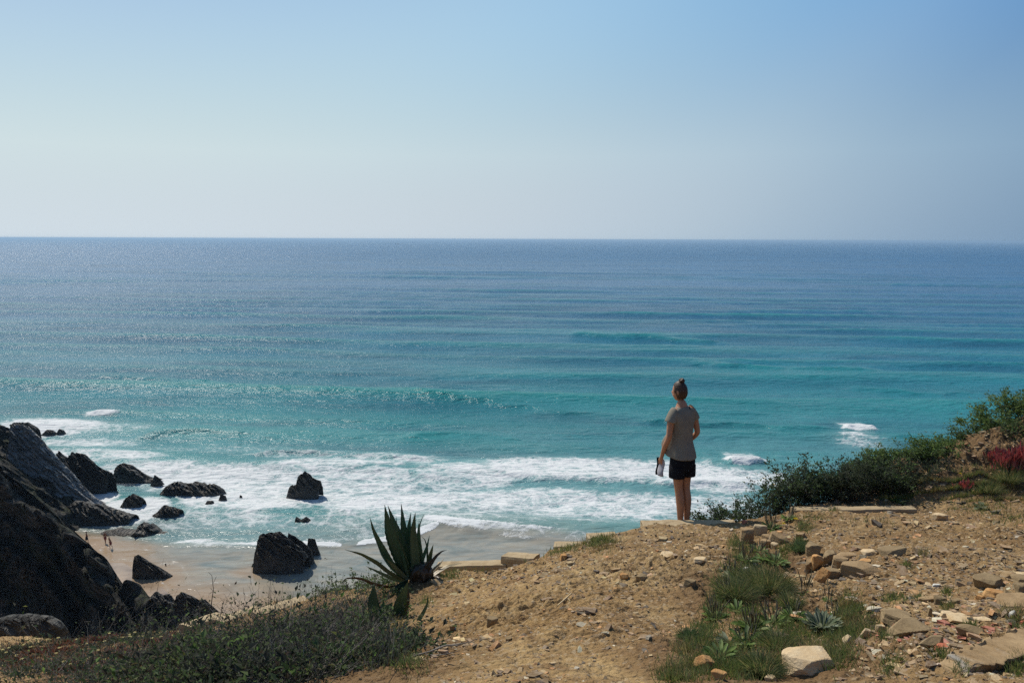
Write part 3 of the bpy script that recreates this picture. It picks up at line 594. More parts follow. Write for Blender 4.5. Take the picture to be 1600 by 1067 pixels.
GREENS = [(.075, .15, .02), (.10, .18, .028), (.05, .10, .016), (.15, .21, .038)]
DARKG = [(.025, .045, .013), (.040, .065, .018), (.018, .032, .010)]
TWIGS = [(.06, .045, .035), (.10, .08, .065), (.035, .026, .02), (.17, .15, .13)]
def shrub(c, rx, ry, h, n, leaf, label, cols=GREENS, twigs=60, seed=0, group=None, name='shrub', lw=.5, up=.6, stick=.15, twc=TWIGS, fill=.35, cat='shrub', flowers=None, twig_r=.004):
    """c: foot of the shrub; the crown is an uneven mound of leaf clumps on wiry stems"""
    rng = np.random.default_rng(seed+100)
    root = empty(name, c, label, cat, group)
    # stems
    N = twigs; a = rng.uniform(0, 2*math.pi, N); r = np.sqrt(rng.uniform(0, 1, N))
    foot = np.stack([.45*rx*r*np.cos(a), .45*ry*r*np.sin(a), np.full(N, -.02)], -1)
    dirs = np.stack([np.cos(a)*r*rx, np.sin(a)*r*ry, np.full(N, h*1.0)], -1)
    Ls = np.linalg.norm(dirs, axis=1)*rng.uniform(.6, 1.0+stick, N)
    Pt = wander(foot, dirs, Ls, 7, .17, rng); Rr = twig_r*np.linspace(1, .25, 7)[None]*rng.uniform(.6, 1.3, N)[:, None]
    V, Fc = tubes(Pt, Rr); cc = np.repeat(pick(twc, N, rng), 21, 0)
    # side twigs
    idx = rng.integers(0, N, N*3); k = rng.integers(2, 6, N*3); sp = Pt[idx, k]
    sdir = rng.normal(0, 1, (N*3, 3)); sdir[:, 2] = np.abs(sdir[:, 2])*.8
    P2 = wander(sp, sdir, rng.uniform(.12, .4, N*3)*h, 4, .25, rng); R2 = twig_r*.45*np.linspace(1, .3, 4)[None]*np.ones((N*3, 1))
    V2, F2 = tubes(P2, R2); c2 = np.repeat(pick(twc, N*3, rng), 12, 0)
    link('stem', fastmesh('stem', np.concatenate([V, V2]), np.concatenate([Fc, F2+len(V)]), np.concatenate([cc, c2])), MAT['twig'], root)
    # leaves in tufts round the twig ends, plus a looser scatter inside
    tips = np.concatenate([Pt[:, -1], Pt[:, -2], P2[:, -1], P2[:, -2]]); tw = tips[rng.integers(0, len(tips), max(8, n//9))]
    keep = fbm(tw*(3.2/max(rx, h))+seed, 2, seed) > -.12; tw = tw[keep] if keep.sum() > 4 else tw
    j = rng.integers(0, len(tw), n); p = tw[j]+rng.normal(0, leaf*.75, (n, 3)); 
    inn = rng.random(n) < fill; q = Pt[rng.integers(0, N, n), rng.integers(2, 7, n)]+rng.normal(0, leaf*1.3, (n, 3)); p[inn] = q[inn]
    d = rng.normal(0, 1, (n, 3)); d[:, 2] = np.abs(d[:, 2])*up+.25; d = d+.6*unit(p*np.array([1/rx, 1/ry, .3/h]))
    nn = np.array([0, 0, 1.0])+rng.normal(0, .45, (n, 3))
    L = leaf*np.exp(rng.normal(-.08, .38, n)).clip(.35, 1.9); V, Fc = leaf_quads(p, d, nn, L, L*lw)
    tone = np.repeat(pick(cols, n//9+1, rng, .3), 9, 0)[:n]; tone = .5*tone+.5*pick(cols, n, rng, .2)
    cv = np.repeat(tone, 4, 0)
    link('foliage', fastmesh('foliage', V, Fc, cv, smooth=False), MAT['leaf'], root)
    if flowers:
        m = flowers[0]; j = rng.integers(0, len(tips), m); pp = tips[j]+np.array([0, 0, leaf*.6]); M_ = 9; an = np.arange(9)*2*math.pi/9; d = np.stack([np.cos(an), np.sin(an), np.full(M_, .35)], -1)
        for q in range(m): p = np.repeat(pp[q:q+1], 9, 0); V, Fc = leaf_quads(p, d, np.tile([0, 0, 1.], (M_, 1)), np.full(M_, flowers[2]), np.full(M_, flowers[2]*.6)); link('flower_head', fastmesh('flower_head', V, Fc, np.tile(flowers[1], (len(V), 1)), smooth=False), MAT['petal'], root)
    return root

# chiselled stone: faces cut by random planes, bedded finer relief
def stone(c, w_, d_, h_, label, seed=0, rot=0.0, tilt=(0, 0), mat='stone', planes=9, group=None, name='stone', sub=4, fine=.03, flat=.0, cat='stone', sink=.25):
    rng = np.random.default_rng(seed+500)
    bm = bmesh.new(); bmesh.ops.create_icosphere(bm, subdivisions=sub, radius=1.0)
    V = np.array([v.co[:] for v in bm.verts]); Fc = np.array([[v.index for v in f.verts] for f in bm.faces]); bm.free()
    nrm = [np.array([0, 0, 1.]), np.array([0, 0, -1.])]; dist = [rng.uniform(.75, .95), .9]
    m = planes
    for i in range(m):
        a = 2*math.pi*(i+rng.uniform(-.3, .3))/m; e = rng.uniform(-.35, .35)
        nrm.append(np.array([math.cos(a)*math.cos(e), math.sin(a)*math.cos(e), math.sin(e)])); dist.append(rng.uniform(.62, 1.0))
    for i in range(3):
        a = rng.uniform(0, 2*math.pi); e = rng.uniform(.7, 1.2); nrm.append(np.array([math.cos(a)*math.cos(e), math.sin(a)*math.cos(e), math.sin(e)])); dist.append(rng.uniform(.85, 1.05))
    nrm = np.array(nrm); dist = np.array(dist); D = unit(V); dots = D @ nrm.T
    r = np.min(np.where(dots > 1e-3, dist/np.maximum(dots, 1e-3), 9), axis=1); Vv = D*r[:, None]
    Vv = Vv*np.array([w_/2, d_/2, h_/2]); s0 = min(w_, d_)
    nz = fbm(Vv/s0*np.array([3, 3, 9])*1.0+seed, 4, seed, .6); Vv = Vv+D*nz[:, None]*fine*s0*np.array([1, 1, .45])
    me = fastmesh(name, Vv, Fc, smooth=False)
    o = link(name, me, MAT[mat]); o.rotation_euler = (tilt[0], tilt[1], rot); o.location = (c.x, c.y, c.z+h_*(.45-sink))
    return tag(o, label, cat, group)
MAT['stone'] = mat_stone('ochre_sandstone', (.36, .25, .13), (.24, .155, .075))
MAT['pale'] = mat_stone('pale_sandstone', (.60, .47, .29), (.50, .34, .17), (.40, .37, .30))
MAT['orange'] = mat_stone('rusty_sandstone', (.45, .22, .075), (.50, .31, .13), (.26, .13, .05))
MAT['greyst'] = mat_stone('grey_brown_slate', (.22, .155, .08), (.31, .225, .12), (.12, .08, .045))
MAT['red'] = mat_stone('red_tile', (.45, .13, .07), (.52, .20, .11), (.35, .10, .06))
MAT['white'] = mat_stone('white_stone', (.62, .60, .53), (.50, .46, .38), (.4, .38, .34))
MAT['curb'] = mat_stone('weathered_concrete', (.42, .33, .20), (.34, .25, .14), (.22, .16, .09))

# ------------------------------------------------------------------ concrete curb of the old terrace
def curb(a, b, wd, hgt, label, seed, lift=.0, name='concrete_curb', drop=0.0):
    """a, b: (px, py, Y) of the two ends of the top edge"""
    A = P(*a); B = P(*b); d = B-A; L = d.length; n = 60; t = np.linspace(0, 1, n)
    side = Vector((-d.y, d.x, 0)).normalized()
    c = (A+B)/2; rows = []
    sec = [(-.5, -1), (-.5, -.08), (-.45, 0), (0, .02), (.45, 0), (.5, -.08), (.5, -1)]
    V = []
    for i in range(n):
        p = A+d*t[i]-c
        for su, sv in sec: q = p+side*su*wd; V.append((q.x, q.y, q.z+sv*hgt))
    V = np.array(V); V += .010*np.stack([fbm(V*6+seed, 3, 1), fbm(V*6+seed, 3, 2), fbm(V*6+seed, 4, 3)], -1)
    Fc = list(gridfaces(n, 7)); Vn = len(V); ends = []
    for base in (0, (n-1)*7):
        Fc += [[base, base+1, base+2, base+6], [base+2, base+3, base+4, base+6], [base+4, base+5, base+6, base+4]] if 0 else [[base, base+1, base+5, base+6], [base+1, base+2, base+4, base+5]]
    o = link(name, fastmesh(name, V, np.array(Fc), smooth=False), MAT['curb']); o.location = c
    return tag(o, label, 'curb', 'broken concrete curb along the cliff edge')
curb((1238, 794, 9.35), (1428, 792.5, 9.5), .15, .25, 'long pale concrete curb on the upper terrace in front of the dark shrubs', 1)
curb((1003, 818.5, 9.10), (1150, 817.5, 9.05), .30, .30, 'concrete curb the woman stands on', 2)
curb((917, 836.5, 9.2), (962, 834.5, 9.2), .2, .3, 'short concrete step left below the curb with the woman', 3)
curb((866, 849.5, 9.3), (916, 850, 9.25), .2, .3, 'flat concrete step at the brow, half buried in dirt', 4)
curb((789, 865.5, 9.3), (838, 868, 9.1), .2, .34, 'dark raised block of curb in the dip right of the agave', 5)
curb((683, 881, 9.35), (792, 877.5, 9.25), .18, .34, 'low straight curb running from the agave to the raised block', 6)
curb((396, 958, 9.7), (478, 933, 10.1), .22, .42, 'slanting curb with a high dark side, upper end by the sand patch', 7)
curb((340, 970, 9.9), (404, 948, 10.5), .20, .36, 'slanting curb, middle one of the three in the scrub', 8)
curb((288, 977, 10.2), (346, 958, 10.8), .22, .40, 'slanting curb with a rounded broken end, lowest of the three in the scrub', 9)

# ------------------------------------------------------------------ stones
ST = [  # px, py (foot centre), width px, depth ratio, height px, material, rot, tilt, label
 (1262, 1043, 84, .8, 30, 'pale', .2, (.10, -.05), 'large pale flat stone with a clean top, biggest near the bottom edge'),
 (1098, 1050, 34, .7, 30, 'orange', .4, (.3, .5), 'rusty orange stone leaning at the foot of the grassy bank'),
 (1122, 1060, 28, .7, 16, 'orange', .1, (.1, .2), 'small rounded orange stone beside the leaning rusty one'),
 (1203, 1063, 22, .6, 8, 'pale', .5, (0, .1), 'little pale sliver of stone in the grass by the large pale flat stone'),
 (1270, 868, 30, .8, 22, 'greyst', .1, (.1, 0), 'dark squared block at the top left corner of the dry stone edge'),
 (1275, 884, 22, .8, 22, 'orange', .8, (.2, .3), 'yellow faced block in the dry stone edge'),
 (1294, 880, 26, .8, 26, 'greyst', .3, (.1, 0), 'dark cube of stone in the middle of the dry stone edge'),
 (1312, 888, 28, .9, 24, 'stone', .2, (0, .1), 'grey ochre block right of the dark cube in the dry stone edge'),
 (1322, 871, 46, .5, 7, 'stone', .05, (0, .02), 'thin flat slab capping the dry stone edge'),
 (1342, 897, 64, .55, 20, 'stone', -.25, (.15, .12), 'long wedge of stone ending the dry stone edge on the right'),
 (1284, 909, 22, .8, 30, 'orange', .3, (.1, .5), 'yellow upright stone at the foot of the dry stone edge'),
 (1263, 893, 16, .8, 26, 'stone', .1, (.2, 0), 'narrow stone low in the left face of the dry stone edge'),
 (1300, 901, 30, .7, 16, 'greyst', .3, (.1, 0), 'dark low stone under the dry stone edge'),
 (1352, 881, 22, .8, 8, 'orange', .5, (0, 0), 'small orange flat stone on top of the dry stone edge'),
 (1357, 866, 26, .8, 7, 'pale', .3, (0, 0), 'pale flat stone left of a large dark flat stone on the terrace'),
 (1390, 866, 46, .7, 12, 'greyst', .25, (.05, -.1), 'large dark flat stone lying on the terrace'),
 (1468, 812, 30, .6, 11, 'pale', 0, (.03, .03), 'lone pale pillow shaped stone on the bare terrace'),
 (1165, 849, 24, .8, 30, 'stone', .2, (0, 0), 'squared block with a pale top at the end of the curb'),
 (1187, 836, 24, .8, 20, 'curb', 0, (0, 0), 'concrete block standing between the curb and the spiky plants'),
 (1217, 846, 34, .6, 14, 'stone', -.6, (.25, .3), 'sloping ochre slab below the yellow flowers'),
 (1195, 853, 20, .7, 12, 'stone', 0, (0, 0), 'rounded ochre stone left in the small heap below the sloping slab'),
 (1210, 857, 14, .8, 12, 'pale', .4, (0, 0), 'pale stone right in the small heap below the sloping slab'),
 (1199, 843, 20, .8, 9, 'stone', .2, (0, 0), 'brown stone on top of the small heap'),
 (1163, 818, 9, .8, 6, 'red', 0, (0, 0), 'small reddish stone by the shrubs at the end of the curb'),
 (1166, 891, 13, .7, 6, 'white', .3, (0, 0), 'small white stone among the leafy weeds'),
 (1178, 883, 10, .6, 7, 'white', -.7, (0, .3), 'tiny white stone just above the small white one in the weeds'),
 (1251, 842, 20, .7, 12, 'stone', .2, (0, 0), 'brown stone beside the grass tuft on the terrace corner'),
 (1398, 966, 50, .8, 14, 'greyst', .2, (.05, .05), 'flat grey slab at the broken edge of the terrace'),
 (1424, 990, 56, .7, 22, 'greyst', -.1, (.1, .1), 'thick brown slab below the flat grey slab'),
 (1455, 1010, 56, .35, 14, 'greyst', .35, (.5, -.1), 'dark blade of slate lying on its edge, lower one'),
 (1520, 993, 54, .35, 15, 'greyst', -.35, (.45, .1), 'dark blade of slate lying on its edge, upper one'),
 (1474, 1013, 30, .5, 9, 'red', -.1, (.1, .05), 'triangular fragment of red tile'),
 (1500, 968, 42, .9, 6, 'pale', .5, (.04, 0), 'pale brown kite shaped flag lying flat'),
 (1479, 962, 24, .7, 7, 'pale', .2, (.03, 0), 'smaller pale flag touching the kite shaped flag'),
 (1536, 970, 26, .7, 6, 'pale', -.3, (0, 0), 'pale half buried flag right of the kite shaped flag'),
 (1467, 944, 22, .8, 14, 'greyst', .2, (.1, .2), 'dark cube of slate on the stony ground, left one'),
 (1493, 943, 14, .8, 10, 'greyst', .6, (0, 0), 'small black stone beside the dark cube of slate'),
 (1449, 940, 26, .8, 9, 'stone', .2, (0, 0), 'olive brown flat stone left against the dark cube of slate'),
 (1452, 964, 9, .7, 18, 'greyst', .2, (0, .1), 'thin stone standing upright'),
 (1546, 916, 48, .7, 20, 'greyst', -.05, (.05, .05), 'large dark block half buried on the right of the terrace'),
 (1587, 945, 60, .8, 10, 'stone', .4, (.05, -.1), 'broad yellowish flag at the right edge of the picture'),
 (1594, 925, 22, .8, 16, 'greyst', .2, (.1, 0), 'dark stone above the broad yellowish flag'),
 (1582, 964, 14, .5, 14, 'white', .3, (.2, -.6), 'white splinter of stone below the broad yellowish flag'),
 (1594, 908, 34, .7, 9, 'greyst', .1, (.05, 0), 'flat dark stone at the right edge above the others'),
 (1577, 900, 24, .7, 8, 'stone', -.2, (0, 0), 'flat ochre stone touching the one at the right edge'),
 (1555, 932, 34, .8, 12, 'orange', .3, (.1, .2), 'orange brown crumbling stone by the broad yellowish flag'),
 (1530, 938, 16, .8, 11, 'orange', .3, (.1, .2), 'small orange stone left of the crumbling one'),
 (1598, 974, 12, .7, 5, 'red', .1, (0, 0), 'red tile chip at the right edge'),
 (1580, 1005, 26, .6, 6, 'red', -.2, (.05, 0), 'flat red chip above the long brown slab'),
 (1322, 1006, 26, .45, 12, 'pale', .7, (.15, -.4), 'pale stone poking out of the grass left of the bare bank'),
 (1352, 995, 16, .5, 18, 'pale', -.2, (.2, .3), 'pale stone stuck in the crumbling edge above the bare bank'),
 (1376, 985, 18, .7, 10, 'pale', .2, (0, .1), 'rounded pale stone in the crumbling edge by the thick brown slab'),
 (1094, 877, 22, .8, 5, 'pale', .2, (0, 0), 'flat pale stone in the worn path, right one'),
 (1042, 868, 26, .8, 5, 'pale', .1, (.05, 0), 'flat pale stone in the worn path, left one'),
 (1078, 915, 20, .7, 12, 'greyst', .3, (.1, .1), 'dark lump of rock in the middle of the path'),
 (1002, 905, 18, .8, 9, 'greyst', .3, (.1, .1), 'small grey lump of rock left in the path'),
 (795, 1000, 11, .8, 7, 'greyst', .3, (.1, .1), 'small dark stone low on the path'),
 (768, 975, 22, .8, 13, 'greyst', .7, (.1, .1), 'dark clod in the hollow of the path'),
 (707, 982, 12, .8, 7, 'stone', .7, (.1, .1), 'brown stone on the path right of the small agave'),
 (880, 874, 15, .8, 10, 'orange', .7, (.1, .1), 'reddish brown stone on the brow by the grass'),
 (975, 904, 16, .8, 10, 'orange', .2, (.2, .1), 'rusty stone in the bank on the path'),
 (1555, 890, 22, .7, 6, 'stone', .2, (0, 0), 'thin ochre plate at the top of the stony ground'),
 (1340, 857, 24, .5, 5, 'greyst', -.1, (0, 0), 'thin grey plate on the terrace above the dry stone edge'),
 (1462, 916, 13, .6, 5, 'white', .2, (0, 0), 'grey white plate on the terrace'),
]
for i, (px, py, wp, dr, hp, mt, rt, tl, lb) in enumerate(ST):
    c = hit(px, py); s_ = ppm(c); stone(c, wp/s_*1.05, wp*dr/s_*1.05, hp/s_*1.25, lb, i*7+3, rt, tl, mt, sub=5 if wp > 40 else 4)
# the long brown slab in the bottom right corner, layered
def long_slab():
    A = P(1482, 1050, 3.50); B = P(1640, 1008, 3.95); d = B-A; n = 90; m = 26; c = (A+B)/2; c.z -= .06
    t = np.linspace(0, 1, n); s_ = np.linspace(0, 2*math.pi, m, endpoint=False); T, S_ = np.meshgrid(t, s_, indexing='ij')
    side = np.array(Vector((-d.y, d.x, 0)).normalized()); D = np.array(d)
    ta = np.minimum(1, (T+.02)*9)**.5*np.minimum(1, (1.02-T)*9)**.5
    u = np.sign(np.cos(S_))*np.abs(np.cos(S_))**.15*.085*ta*(.75+.5*T); v = np.sign(np.sin(S_))*np.abs(np.sin(S_))**.15*.06*(.55+.45*ta)*(.7+.5*T)
    Pp = np.array(A)[None, None]+D*T[..., None]+side*u[..., None]+np.array([0, 0, 1.])*v[..., None]-np.array(c)
    q = np.stack([T*3, u*5, v*60], -1); lay = fbm(q, 4, 5)+.8*fbm(np.stack([T*9, u*8, v*25], -1), 3, 15, .6, True); Pp += side*(lay*.03)[..., None]; Pp[..., 2] += .016*fbm(Pp*8, 4, 6)+.012*np.floor(3*fbm(np.stack([T*4, u*9, v*0], -1), 3, 16))*(v > 0)
    a = np.arange(n*m).reshape(n, m); b = np.roll(a, -1, 1); Fc = np.stack([a[:-1], b[:-1], b[1:], a[1:]], -1).reshape(-1, 4)
    Fc = np.concatenate([Fc, [[a[0, i], a[0, i+1], a[0, m-2-i], a[0, m-1-i]] for i in range(m//2-1)], [[a[-1, i], a[-1, i+1], a[-1, m-2-i], a[-1, m-1-i]] for i in range(m//2-1)]])
    o = link('stone_slab', fastmesh('stone_slab', Pp.reshape(-1, 3), Fc, smooth=False), MAT['stone']); o.location = c
    tag(o, 'long layered brown slab in the bottom right corner', 'stone slab')
long_slab()
rock([(-20, 992), (-10, 968), (15, 961), (45, 960), (75, 963), (88, 970), (96, 984), (98, 992)], 14.6, P(50, 992, 14.6).z-.05, .5, 'smooth pale grey boulder at the left edge beyond the ice plant', 41, 'grey', 90, .5, name='boulder', cat='boulder')
def stick():
    A = hit(871, 949); B = hit(893, 931); A.z += .012; B.z += .02; n = 8
    Pt = np.array([[A.lerp(B, k/7)[i] for i in range(3)] for k in range(8)])[None]; V, Fc = tubes(Pt, np.full((1, 8), .006), 5)
    o = link('stick', fastmesh('stick', localise(V, A), Fc, np.tile((.55, .40, .20), (len(V), 1))), MAT['twig']); o.location = A
    tag(o, 'straight pale stick lying on the path', 'stick')
stick()

# loose chips and pebbles: flat broken bits all over the clay
def chips():
    rng = np.random.default_rng(5); N = 62000
    px = rng.uniform(-60, 1680, N*2); yy = rng.uniform(0, 1, N*2)
    r = 2.2*(14.5/2.2)**yy; a = np.arctan((px-800)/F); x = r*np.sin(a); y = r*np.cos(a)
    dens = .40+.62*fbm(xyz(x, y)*1.5, 4, 90, .6)
    for qx, qy, Y, rad, k in ((1450, 900, 6, 1.2, .9), (1500, 960, 4.8, .8, 1.0), (1480, 1000, 4.3, .35, 1.5), (1500, 720, 11, 1.5, 1.3), (1000, 870, 7.5, .8, .5), (700, 1030, 4.6, .5, .7), (850, 900, 7.8, .9, .6), (1400, 1030, 4.0, .5, .5), (1230, 830, 8.3, .6, .8)):
        c = P(qx, qy, Y); dens = dens+k*(1-sstep(.3, 1.3, np.hypot(x-c.x, y-c.y)/rad))
    c = P(900, 980, 4.9); dens = dens-.28*(1-sstep(.5, 1.5, np.hypot((x-c.x)/1.0, (y-c.y)/1.8)))
    dens = dens*np.where(px < 640, .15, 1); dens = dens-.3*soil_mask(x, y)
    k = rng.random(N*2) < dens; x = x[k][:N]; y = y[k][:N]; r = r[k][:N]; n = len(x)
    z = ground_z(x, y)-.002
    sz = np.exp(rng.normal(math.log(.0080), .68, n)).clip(.003, .055)*(.6+.10*r)
    base = np.array([[-1, -1, -1], [1, -1, -1], [1, 1, -1], [-1, 1, -1], [-1, -1, 1], [1, -1, 1], [1, 1, 1], [-1, 1, 1]], float)*.5
    V = base[None]*(1+rng.uniform(-.55, .25, (n, 8, 3))); V = V*np.stack([sz*rng.uniform(.8, 1.9, n), sz*rng.uniform(.6, 1.2, n), sz*rng.uniform(.2, .55, n)], -1)[:, None]
    a = rng.uniform(0, 2*math.pi, n); t = rng.normal(0, .28, n); ca, sa, ct, s2 = np.cos(a), np.sin(a), np.cos(t), np.sin(t)
    X, Y, Z = V[..., 0], V[..., 1], V[..., 2]; X, Z = X*ct[:, None]+Z*s2[:, None], -X*s2[:, None]+Z*ct[:, None]
    X, Y = X*ca[:, None]-Y*sa[:, None], X*sa[:, None]+Y*ca[:, None]
    V = np.stack([X+x[:, None], Y+y[:, None], Z+(z+sz*.12)[:, None]], -1).reshape(-1, 3)
    f = np.array([[0, 3, 2, 1], [4, 5, 6, 7], [0, 1, 5, 4], [1, 2, 6, 5], [2, 3, 7, 6], [3, 0, 4, 7]])
    Fc = (np.arange(n)[:, None, None]*8+f[None]).reshape(-1, 4)
    cols = [(.34, .22, .10)]*6+[(.22, .14, .07)]*6+[(.44, .31, .15)]*3+[(.11, .075, .045)]*3+[(.50, .43, .30)]+[(.44, .22, .08)]*2
    cc = pick(cols, n, rng, .22); c = P(1490, 1005, 4.3); red = (np.hypot(x-c.x, y-c.y) < .45) & (rng.random(n) < .22); cc[red] = (.42, .14, .08)
    tag(link('gravel', fastmesh('gravel', V, Fc, np.repeat(cc, 8, 0), smooth=False), MAT['chips']), 'loose broken slate chips strewn over the clay', None, None, 'stuff')
chips()

# ------------------------------------------------------------------ agaves
def mat_agave(name, c1, c2, dead=0.0):
    m = M(name); st = m.noise(4, 5, .6, m.co('Object', (1, 1, .3)), .2); f = m.noise(40, 3, .6)
    c = m.mix(m.mrange(st, .35, .65), c1, c2); c = m.mix(m.math('MULTIPLY', m.mrange(f, .6, .75), .5), c, (.10, .07, .03))
    return m.done(c, .45, m.bump(f, .5, .004), .5)
MAT['ag_dark'] = mat_agave('agave_green', (.028, .075, .036), (.085, .165, .08))
MAT['ag_pale'] = mat_agave('agave_pale', (.10, .15, .085), (.20, .24, .14))
MAT['ag_brown'] = mat_agave('agave_dead', (.035, .026, .012), (.085, .055, .028))
MAT['ag_tan'] = mat_agave('agave_dry', (.26, .20, .11), (.36, .29, .17))
def agave_leaf(root, pts, wpx, mat, face=0.0, dy=(0, 0, 0), k=0, prof=None, label=None):
    """pts: leaf midline in the photo from base to tip; dy: distance offsets along it; wpx widest width in photo pixels"""
    Y0 = root.location.y; q = [P(a, b, Y0+dy[0]+(dy[1]-dy[0])*i/(len(pts)-1)+dy[2]*math.sin(math.pi*i/(len(pts)-1))) for i, (a, b) in enumerate(pts)]
    n = 30; t = np.linspace(0, 1, n); A = np.array([list(v) for v in q]); s0 = np.r_[0, np.cumsum(np.linalg.norm(np.diff(A, axis=0), axis=1))]; s0 /= s0[-1]
    C = np.stack([np.interp(t, s0, A[:, i]) for i in range(3)], -1)
    for _ in range(3 if len(pts) > 2 else 0): C[1:-1] = (C[:-2]+2*C[1:-1]+C[2:])/4
    w_ = .88*wpx/ppm(q[0]); T = unit(np.gradient(C, axis=0)); view = np.array([0, 1, -.35]); sd = unit(np.cross(T, view)); nn = unit(np.cross(sd, T))
    cf, sf = math.cos(face), math.sin(face); sd, nn = sd*cf+nn*sf, nn*cf-sd*sf
    pr = prof(t) if prof else (.62+.95*t*(1-t)*1.6)*np.clip(1-t**3.2, 0, 1)
    V = []
    for i in range(n):
        hw = w_/2*pr[i]+.0012; th = .30*hw*(1-.7*t[i])+.002
        tooth = 1+.10*((i+k) % 2)*(t[i] < .93)
        for u, v in ((-1, .55), (-.55, .1), (0, -.12), (.55, .1), (1, .55), (.6, -.5), (0, -1.0), (-.6, -.5)):
            V.append(C[i]+sd[i]*u*hw*(tooth if abs(u) == 1 else 1)-nn[i]*(v*(hw*.5 if v > 0 else th)))
    V = np.array(V); a = np.arange(n*8).reshape(n, 8); b = np.roll(a, -1, 1); Fc = np.stack([a[:-1], b[:-1], b[1:], a[1:]], -1).reshape(-1, 4)
    Fc = np.concatenate([Fc, [[0, 1, 6, 7], [1, 2, 3, 6], [3, 4, 5, 6]]])
    V += .002*np.stack([fbm(V*20+k, 3, k), fbm(V*20+9, 3, k), fbm(V*20+3, 3, k)], -1)
    o = link('leaf', fastmesh('leaf', localise(V, root.location), Fc), MAT[mat], root)
    if label: o['label'] = label
    return o
def core(root, px, py, Y, w_, h_, mat='ag_brown'):
    rng = np.random.default_rng(3); bm = bmesh.new(); bmesh.ops.create_icosphere(bm, subdivisions=4, radius=1)
    V = np.array([v.co[:] for v in bm.verts]); Fc = np.array([[v.index for v in f.verts] for f in bm.faces]); bm.free()
    s_ = ppm(P(px, py, Y)); V = V*np.array([w_/s_/2, w_/s_/2, h_/s_/2])*(1+.22*fbm(V*np.array([5, 5, 1.2]), 3, 8, .6, True))[:, None]; p = P(px, py, Y)
    link('stem', fastmesh('stem', V+np.array(list(p))-np.array(root.location), Fc), MAT[mat], root)
ag = empty('agave', ongr(652, 908, 8.2), 'large agave with upright dark sword leaves at the path edge', 'agave')
core(ag, 658, 900, 8.2, 34, 44)
for i, a in enumerate([
    ([(640, 905), (625, 868), (610, 830), (601, 788)], 26, 'ag_dark', .35, (0, -.15, 0)), ([(643, 903), (634, 865), (618, 825), (606, 789)], 18, 'ag_dark', -.2, (.06, .05, 0)),
    ([(645, 900), (638, 862), (631, 825), (627, 786)], 15, 'ag_dark', .1, (.08, .12, 0)), ([(650, 903), (648, 865), (645, 830), (649, 800)], 17, 'ag_dark', -.3, (-.03, -.05, 0)),
    ([(648, 900), (643, 860), (639, 825), (642, 800)], 14, 'ag_dark', .2, (.1, .15, 0)), ([(662, 900), (661, 880), (656, 845), (655, 822), (661, 806), (663, 803)], 6.5, 'ag_dark', .5, (.0, -.05, 0)),
    ([(662, 885), (655, 860), (652, 842)], 8, 'ag_pale', .5, (.05, .0, 0), 'pale stripe of a half hidden leaf'), ([(668, 880), (668, 855), (664, 842), (659, 838)], 3.5, 'ag_dark', .5, (.1, .05, 0)),
    ([(664, 895), (670, 875), (674, 860), (677, 850)], 9, 'ag_dark', -.5, (0, -.08, 0)), ([(666, 898), (674, 878), (684, 866), (692, 860), (698, 859)], 6, 'ag_brown', .2, (-.02, -.05, 0), 'brown curled leaf tip'),
    ([(668, 905), (684, 894), (700, 884), (722, 879)], 9, 'ag_tan', .9, (.0, .25, 0), 'dry tan leaf arching right'), ([(634, 903), (612, 880), (594, 848), (584, 828), (578, 808)], 13, 'ag_dark', .4, (0, -.2, 0)),
    ([(633, 907), (608, 893), (590, 878), (566, 865), (539, 858)], 13, 'ag_dark', .9, (0, -.3, 0)), ([(632, 915), (605, 916), (583, 911), (562, 902), (545, 902), (536, 904), (535, 913)], 8, 'ag_brown', .8, (0, -.25, 0), 'thin dead leaf drooping left'),
    ([(637, 904), (622, 890), (612, 880), (603, 872)], 11, 'ag_pale', .6, (-.08, -.2, 0), 'pale grey green lower leaf'), ([(655, 918), (652, 905), (650, 897), (658, 889)], 20, 'ag_brown', .1, (-.1, -.16, 0), 'rusty brown cut leaf stump'),
    ([(668, 905), (684, 904), (700, 918), (713, 934)], 9, 'ag_brown', .4, (0, -.35, 0), 'dead leaf hanging onto the path'), ([(666, 907), (676, 908), (686, 916), (692, 930)], 9, 'ag_brown', .2, (0, -.4, 0), 'dead leaf hanging onto the path'),
    ([(668, 902), (680, 898), (697, 902), (709, 914)], 8, 'ag_brown', .7, (.1, .05, 0)), ([(638, 908), (622, 915), (612, 925)], 12, 'ag_dark', .6, (-.05, -.2, 0)), ([(641, 902), (628, 872), (616, 846), (612, 815)], 13, 'ag_dark', -.4, (.10, .2, 0)), ([(648, 898), (650, 865), (653, 838), (655, 812)], 8, 'ag_dark', .6, (.08, .1, 0)),
    ([(636, 906), (614, 886), (598, 866), (588, 846)], 10, 'ag_dark', -.3, (.1, .25, 0)), ([(655, 900), (661, 872), (668, 852), (671, 836)], 7, 'ag_dark', .3, (.1, .2, 0)), ([(634, 910), (612, 902), (590, 892), (572, 884)], 9, 'ag_dark', .7, (.05, .2, 0)), ([(660, 905), (676, 892), (688, 880), (694, 872)], 7, 'ag_tan', .4, (.08, .2, 0)), ([(638, 900), (630, 868), (622, 838), (619, 806)], 9, 'ag_dark', .8, (-.06, -.1, 0)),
    ([(660, 912), (668, 916), (674, 924), (678, 934)], 8, 'ag_tan', .3, (-.1, -.3, 0), 'dry leaf lying at the foot'), ([(645, 914), (640, 922), (633, 928)], 9, 'ag_brown', .5, (-.1, -.25, 0)), ([(664, 900), (668, 885), (678, 874), (682, 868)], 11, 'ag_brown', .1, (-.05, -.1, 0))]):
    agave_leaf(ag, *a[:5], k=i, label=a[5] if len(a) > 5 else None)
